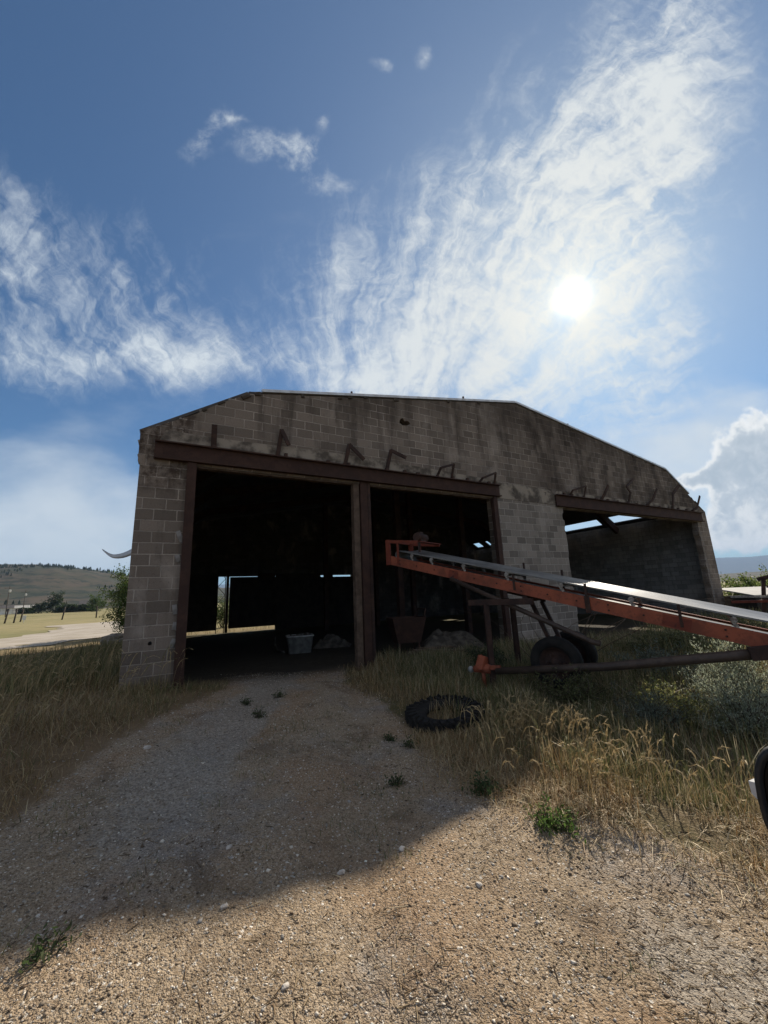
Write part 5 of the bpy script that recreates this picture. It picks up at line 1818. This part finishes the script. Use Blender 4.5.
def house(loc, w, d, h, roof_h, rz, label, roofmat):
    root = empty('farmhouse', loc, rz, label, 'house', 'white farm buildings across the field')
    MB().span((-w / 2, -d / 2, -0.3), (w / 2, d / 2, h)).build('wall', M['white_paint'], root)
    mb = MB()
    e = 0.4
    a = [(-w / 2 - e, -d / 2 - e, h + 0.003), (w / 2 + e, -d / 2 - e, h + 0.003), (w / 2 + e, d / 2 + e, h + 0.003), (-w / 2 - e, d / 2 + e, h + 0.003), (-w / 2 - e, 0, h + roof_h), (w / 2 + e, 0, h + roof_h)]
    mb.sheet(a, [(0, 1, 5, 4), (2, 3, 4, 5), (0, 4, 3), (1, 2, 5), (3, 2, 1, 0)])
    mb.build('roof', roofmat, root)
    for x in (-w * .28, w * .22):
        MB().span((x - .5, -d / 2 - 0.03, 1.0), (x + .5, -d / 2 - 0.004, 2.0)).build('window', M['glass'], root)
    return root


house(polar(-37.4, 200), 5, 5, 2.6, 1.6, math.radians(38), 'long low white farmhouse half hidden behind the dark hedge', M['roof'])
house(polar(-44.4, 210), 5, 4, 2.2, 1.2, math.radians(44), 'smallest white shed at the left end of the field', M['roof'])
house(polar(-42.9, 215), 6, 4, 2.2, 1.0, math.radians(43), 'white cabin right of the smallest shed across the field', M['shed_roof'])
CONF = [(4, (0.030, 0.048, 0.020)), (3, (0.042, 0.062, 0.026)), (1, (0.06, 0.07, 0.03))]
tree('dark_tree', polar(-40.2, 178), 6.5, 2.6, 0.25, 2600, 0.45, CONF, 'tallest dark tree at the left end of the hedge across the field', 'tree', 101, 'trees across the field', base=0.05, limbs=14)
tree('dark_tree', polar(-41.6, 180), 4.2, 2.0, 0.2, 1800, 0.42, CONF, 'lower dark round tree left of the tallest one across the field', 'tree', 102, 'trees across the field', base=0.05, limbs=12)
tree('dark_tree', polar(-36.6, 150), 4.5, 2.6, 0.2, 2200, 0.40, TREE, 'greener tree at the right end of the hedge across the field', 'tree', 103, 'trees across the field', base=0.05, limbs=12)


def hedge(a0, a1, r, h, label, seed):
    rs = np.random.default_rng(seed)
    p, q = polar(a0, r), polar(a1, r)
    root = empty('hedge', p, 0, label, 'hedge')
    n = 5200
    t = rs.random(n)
    L = np.array(q - p)
    ctr = t[:, None] * L + rs.normal(0, 0.55, (n, 3)) * np.array([1, 1, 0])
    hh = h * (0.75 + 0.45 * np.array([float(fbm(np.array([tt * 9.0]), np.array([seed * 1.0]), 3)[0]) for tt in t]))
    ctr[:, 2] = L[2] * t + rs.random(n) * hh
    V, F, Cc = leaf_cloud(ctr, np.array([0, 0, .3]), 0.5, palette(CONF)(n, rs, None, None), rs, 0.6)
    tri_mesh('foliage', V, F, M['leaf'], root, Cc)
    mb = MB()
    for k in range(12):
        b_ = Vector(L * (k + .5) / 12)
        mb.tube([b_ + Vector((0, 0, -.1)), b_ + Vector((rs.normal(0, .2), rs.normal(0, .2), h * .6))], [0.06, 0.02], 5)
    mb.build('stems', M['bark'], root)


hedge(-40.0, -36.6, 165, 2.3, 'dark clipped hedge in front of the long white farmhouse', 7)
hedge(-43.0, -42.3, 190, 2.0, 'short dark hedge beside the white cabin', 8)
# utility poles
for k, (a, r, h, lab) in enumerate([(-44.2, 130, 7.2, 'leftmost thin utility pole across the field'), (-42.9, 150, 6.8, 'second utility pole across the field, white topped')]):
    root = empty('utility_pole', polar(a, r), math.radians(40), lab, 'pole', 'utility poles across the field')
    MB().tube([(0, 0, -.5), (0, 0, h)], [0.09, 0.06], 8).build('shaft', M['post'], root)
    MB().bar((-0.9, 0, h - 0.5), (0.9, 0, h - 0.5), 0.05, 0.07).build('crossarm', M['post'], root)
    MB().box((0.15, 0, h - 1.2), (0.4, 0.36, 0.6), None, 0.1).build('transformer', M['white_paint'], root)

# conifers on the hill
rs_ = np.random.default_rng(123)


def conifer_mesh(seed, h):
    rs = np.random.default_rng(seed)
    n = 220
    t = rs.random(n) ** 0.8
    a = rs.uniform(0, 2 * np.pi, n)
    r_ = (1 - t) * 0.24 * h * rs.uniform(0.5, 1.1, n) + 0.02 * h
    ctr = np.stack([np.cos(a) * r_, np.sin(a) * r_, t * h * .95 + 0.05 * h], 1)
    V, F, Cc = leaf_cloud(ctr, np.array([0, 0, -.2]), 0.13 * h, palette(CONF)(n, rs, None, None), rs, 0.7)
    k = len(V)
    tr = np.array([[0.02 * h * math.cos(q), 0.02 * h * math.sin(q), -0.05 * h] for q in (0, 2.1, 4.2)] + [[0, 0, h]])
    V = np.vstack([V, tr])
    F = np.vstack([F, [[k, k + 1, k + 3], [k + 1, k + 2, k + 3], [k + 2, k, k + 3]]])
    Cc = np.vstack([Cc, np.tile([[0.06, 0.045, 0.035]], (4, 1))])
    return V, F, Cc


protos = []
cnt = 0
CL = 'dark conifer, one of many dotting the slopes and skyline of the left hill'
while cnt < 290:
    a = rs_.uniform(-56, -33) if rs_.random() < 0.3 else rs_.uniform(-46.5, -34)
    ridge = rs_.random() < 0.22
    r = rs_.uniform(740, 900) if ridge else rs_.uniform(430, 760)
    x, y = r * math.sin(math.radians(a)), r * math.cos(math.radians(a))
    if not ridge and float(fbm(np.array([x / 70]), np.array([y / 70]), 3)[0]) < 0.47:
        continue
    if len(protos) < 4:
        V, F, Cc = conifer_mesh(200 + len(protos), 8.0)
        oo = tri_mesh('conifer', V, F, M['leaf'], None, Cc)
        protos.append(oo)
    else:
        oo = random.choice(protos).copy()
        COL.objects.link(oo)
    sc = rs_.uniform(0.3, 0.62) if r < 700 else rs_.uniform(0.3, 0.75)
    oo.scale = (sc * 1.1, sc * 1.1, sc)
    oo.rotation_euler = (0, 0, rs_.uniform(0, 6))
    oo.location = (x, y, gz(x, y) - 0.3)
    tag(oo, CL, 'conifer', 'conifers on the hill')
    cnt += 1

# ------------------------------------------------------------------ things beyond the right corner
sh = empty('low_shed', (12.6, 12.75, gz(12.6, 12.75)), math.radians(-8), 'low shed with a pale flat roof beyond the right corner of the barn', 'shed')
shp = Vector((14.4, 14.4))
sh.location = (shp.x, shp.y, gz(shp.x, shp.y))
MB().span((-1.5, -0.8, -0.2), (1.5, 0.8, 0.78)).build('wall', M['dark_wood'], sh)
mb = MB()
mb.sheet([(-1.65, -0.95, 0.79), (1.65, -0.95, 0.79), (1.65, 0.95, 1.03), (-1.65, 0.95, 1.03), (-1.65, -0.95, 0.84), (1.65, -0.95, 0.84), (1.65, 0.95, 1.08), (-1.65, 0.95, 1.08)],
         [(3, 2, 1, 0), (4, 5, 6, 7), (0, 1, 5, 4), (1, 2, 6, 5), (2, 3, 7, 6), (3, 0, 4, 7)])
mb.build('roof', M['shed_roof'], sh)
imp = empty('farm_implement', (10.6, 10.9, gz(10.6, 10.9)), math.radians(-40), 'dark steel farm implement with an upright A frame and red beam right of the barn', 'implement')
mb = MB()
mb.bar((-.35, 0, 0), (-.12, 0, 1.42), 0.09, 0.09, (0, 1, 0))
mb.bar((1.5, 0, 0), (1.3, 0, 1.75), 0.09, 0.09, (0, 1, 0))
mb.bar((-.25, 0, 1.40), (1.45, 0, 1.82), 0.09, 0.11)
mb.bar((-.1, 0, 1.20), (1.3, 0, 1.15), 0.05, 0.07)
mb.build('frame', M['rust_dark'], imp)
MB().bar((-0.9, -0.1, 0.80), (0.6, -0.1, 0.82), 0.06, 0.07).build('beam', M['orange_dark'], imp)
MB().bar((-0.9, -0.35, 0.95), (1.6, -0.35, 0.90), 0.05, 0.05).build('drawbar', M['roller'], imp)

# ------------------------------------------------------------------ the car beside the photographer: only its mirror shows
HDG = 46.0
ha = math.radians(90 - HDG)                     # heading as an angle from +X
fx = Vector((math.cos(ha), math.sin(ha), 0))
lx = Vector((-fx.y, fx.x, 0))
MC = Vector((0.776, 0.818, 1.128))           # centre of the mirror
body_c = MC - lx * 0.24
car = empty('parked_car', (0, 0, 0), ha, 'black car parked beside the gravel with only its side mirror in view', 'car')
# local: X forward, Y left, Z up; the mirror sits at x = 0.55, left flank at y = 0.80
loc = body_c - fx * 0.55 - lx * 0.80
car.location = (loc.x, loc.y, 0.02)


def sect(x, hw, z0, z1, tuck=0.08, n=5):
    p = []
    r = 0.10
    for s_ in (1, -1):
        ring = [(hw - 0.06, z0), (hw, z0 + 0.16), (hw + 0.01, z0 + (z1 - z0) * 0.55), (hw - tuck * .5, z1 - 0.05), (hw - tuck - 0.05, z1)]
        if s_ == -1:
            ring = ring[::-1]
        p += [(x, s_ * a, b_) for a, b_ in ring]
    return p


mb = MB()
mb.loft([sect(2.05, 0.62, 0.30, 0.62), sect(1.95, 0.74, 0.22, 0.74), sect(1.4, 0.80, 0.20, 0.84), sect(0.8, 0.81, 0.20, 0.92), sect(0.0, 0.81, 0.20, 0.92), sect(-1.2, 0.81, 0.20, 0.92), sect(-1.9, 0.79, 0.22, 0.92), sect(-2.25, 0.70, 0.28, 0.86)])
mb.build('body', M['car_paint'], car)


def gsect(x, hw0, hw1, z0, z1):
    return [(x, hw0, z0), (x, hw1, z1 - 0.04), (x, hw1 - 0.06, z1), (x, -hw1 + 0.06, z1), (x, -hw1, z1 - 0.04), (x, -hw0, z0)]


mb = MB()
mb.loft([gsect(0.78, 0.70, 0.68, 0.90, 0.945), gsect(0.15, 0.71, 0.58, 0.90, 1.33), gsect(-0.5, 0.71, 0.56, 0.90, 1.385), gsect(-1.1, 0.71, 0.57, 0.90, 1.36), gsect(-1.85, 0.69, 0.62, 0.90, 1.0)])
mb.build('cabin', M['glass'], car)
mb = MB()
rf = [gsect(x, a + .012, a, z - 0.03, z + 0.012) for x, a, z in ((0.12, 0.585, 1.335), (-0.5, 0.565, 1.392), (-1.1, 0.575, 1.366))]
mb.loft(rf)
mb.build('roof_panel', M['car_paint'], car)
for x in (1.33, -1.42):
    for s_ in (1, -1):
        wheel(car, Vector((x, s_ * 0.74, 0.31)), Vector((0, -s_, 0)), 0.32, 0.2, M['alloy'])
for s_ in (1, -1):
    MB().box((1.97, s_ * 0.52, 0.62), (0.14, 0.30, 0.13), Euler((0, 0, -s_ * 0.35)), 0.03).build('headlight', M['lens'], car)
    MB().box((-2.2, s_ * 0.52, 0.74), (0.12, 0.26, 0.14), Euler((0, 0, s_ * 0.3)), 0.03).build('tail_light', M['orange_dark'], car)
# mirror: a deep rounded housing, glass facing backwards
mzc = MC.z - 0.02
mx0, my0 = 0.55, 0.80 + 0.24


def oval(x, a, b_, n=28, p=2.6, cy=0.0, cz=0.0):
    pts = []
    for k in range(n):
        t = 2 * math.pi * k / n
        c, s_ = math.cos(t), math.sin(t)
        pts.append((mx0 + x, my0 + cy + math.copysign(abs(c) ** (2 / p), c) * a, mzc + cz + math.copysign(abs(s_) ** (2 / p), s_) * b_))
    return pts


def mirror():
    mb = MB()
    mb.loft([oval(0.085, 0.030, 0.05), oval(0.07, 0.052, 0.078), oval(0.04, 0.068, 0.098), oval(0.0, 0.076, 0.108), oval(-0.022, 0.078, 0.111), oval(-0.030, 0.075, 0.108), oval(-0.030, 0.068, 0.100), oval(-0.020, 0.066, 0.098)])
    hm = mb.build('mirror', M['trim'], car)
    mb = MB()
    mb.loft([oval(-0.0195, 0.0655, 0.0975), oval(-0.0225, 0.063, 0.095)])
    mb.build('mirror_glass', M['black_glass'], hm)
    mb = MB()
    mb.loft([[(mx0 + 0.00, my0 + 0.070, mzc - 0.022), (mx0 + 0.00, my0 + 0.070, mzc + 0.020), (mx0 + 0.055, my0 + 0.055, mzc + 0.018), (mx0 + 0.055, my0 + 0.055, mzc - 0.018)],
             [(mx0 + 0.010, my0 + 0.089, mzc - 0.006), (mx0 + 0.010, my0 + 0.090, mzc + 0.017), (mx0 + 0.045, my0 + 0.080, mzc + 0.015), (mx0 + 0.045, my0 + 0.080, mzc - 0.004)]], True, False)
    mb.build('turn_signal', M['lens'], hm)
    mb = MB()
    mb.bar((mx0 + 0.03, my0 - 0.05, mzc - 0.09), (mx0 + 0.05, 0.74, mzc - 0.19), 0.05, 0.04)
    mb.build('mirror_arm', M['trim'], hm)


mirror()


# ------------------------------------------------------------------ air: far hills fade to blue
hz_m = bpy.data.materials.new('haze')
hz_m.use_nodes = True
t = hz_m.node_tree
t.nodes.clear()
pv = t.nodes.new('ShaderNodeVolumePrincipled')
pv.inputs['Color'].default_value = (0.42, 0.62, 0.92, 1)
pv.inputs['Density'].default_value = 1.35e-4
mo = t.nodes.new('ShaderNodeOutputMaterial')
t.links.new(pv.outputs[0], mo.inputs['Volume'])
lowest = min(v.co.z for v in bpy.data.objects['ground'].data.vertices)
highest = max(v.co.z for v in bpy.data.objects['ground'].data.vertices)
tag(MB().span((-14200, -14200, lowest - 1), (14200, 14200, highest + 20)).build('haze', hz_m), kind='stuff')
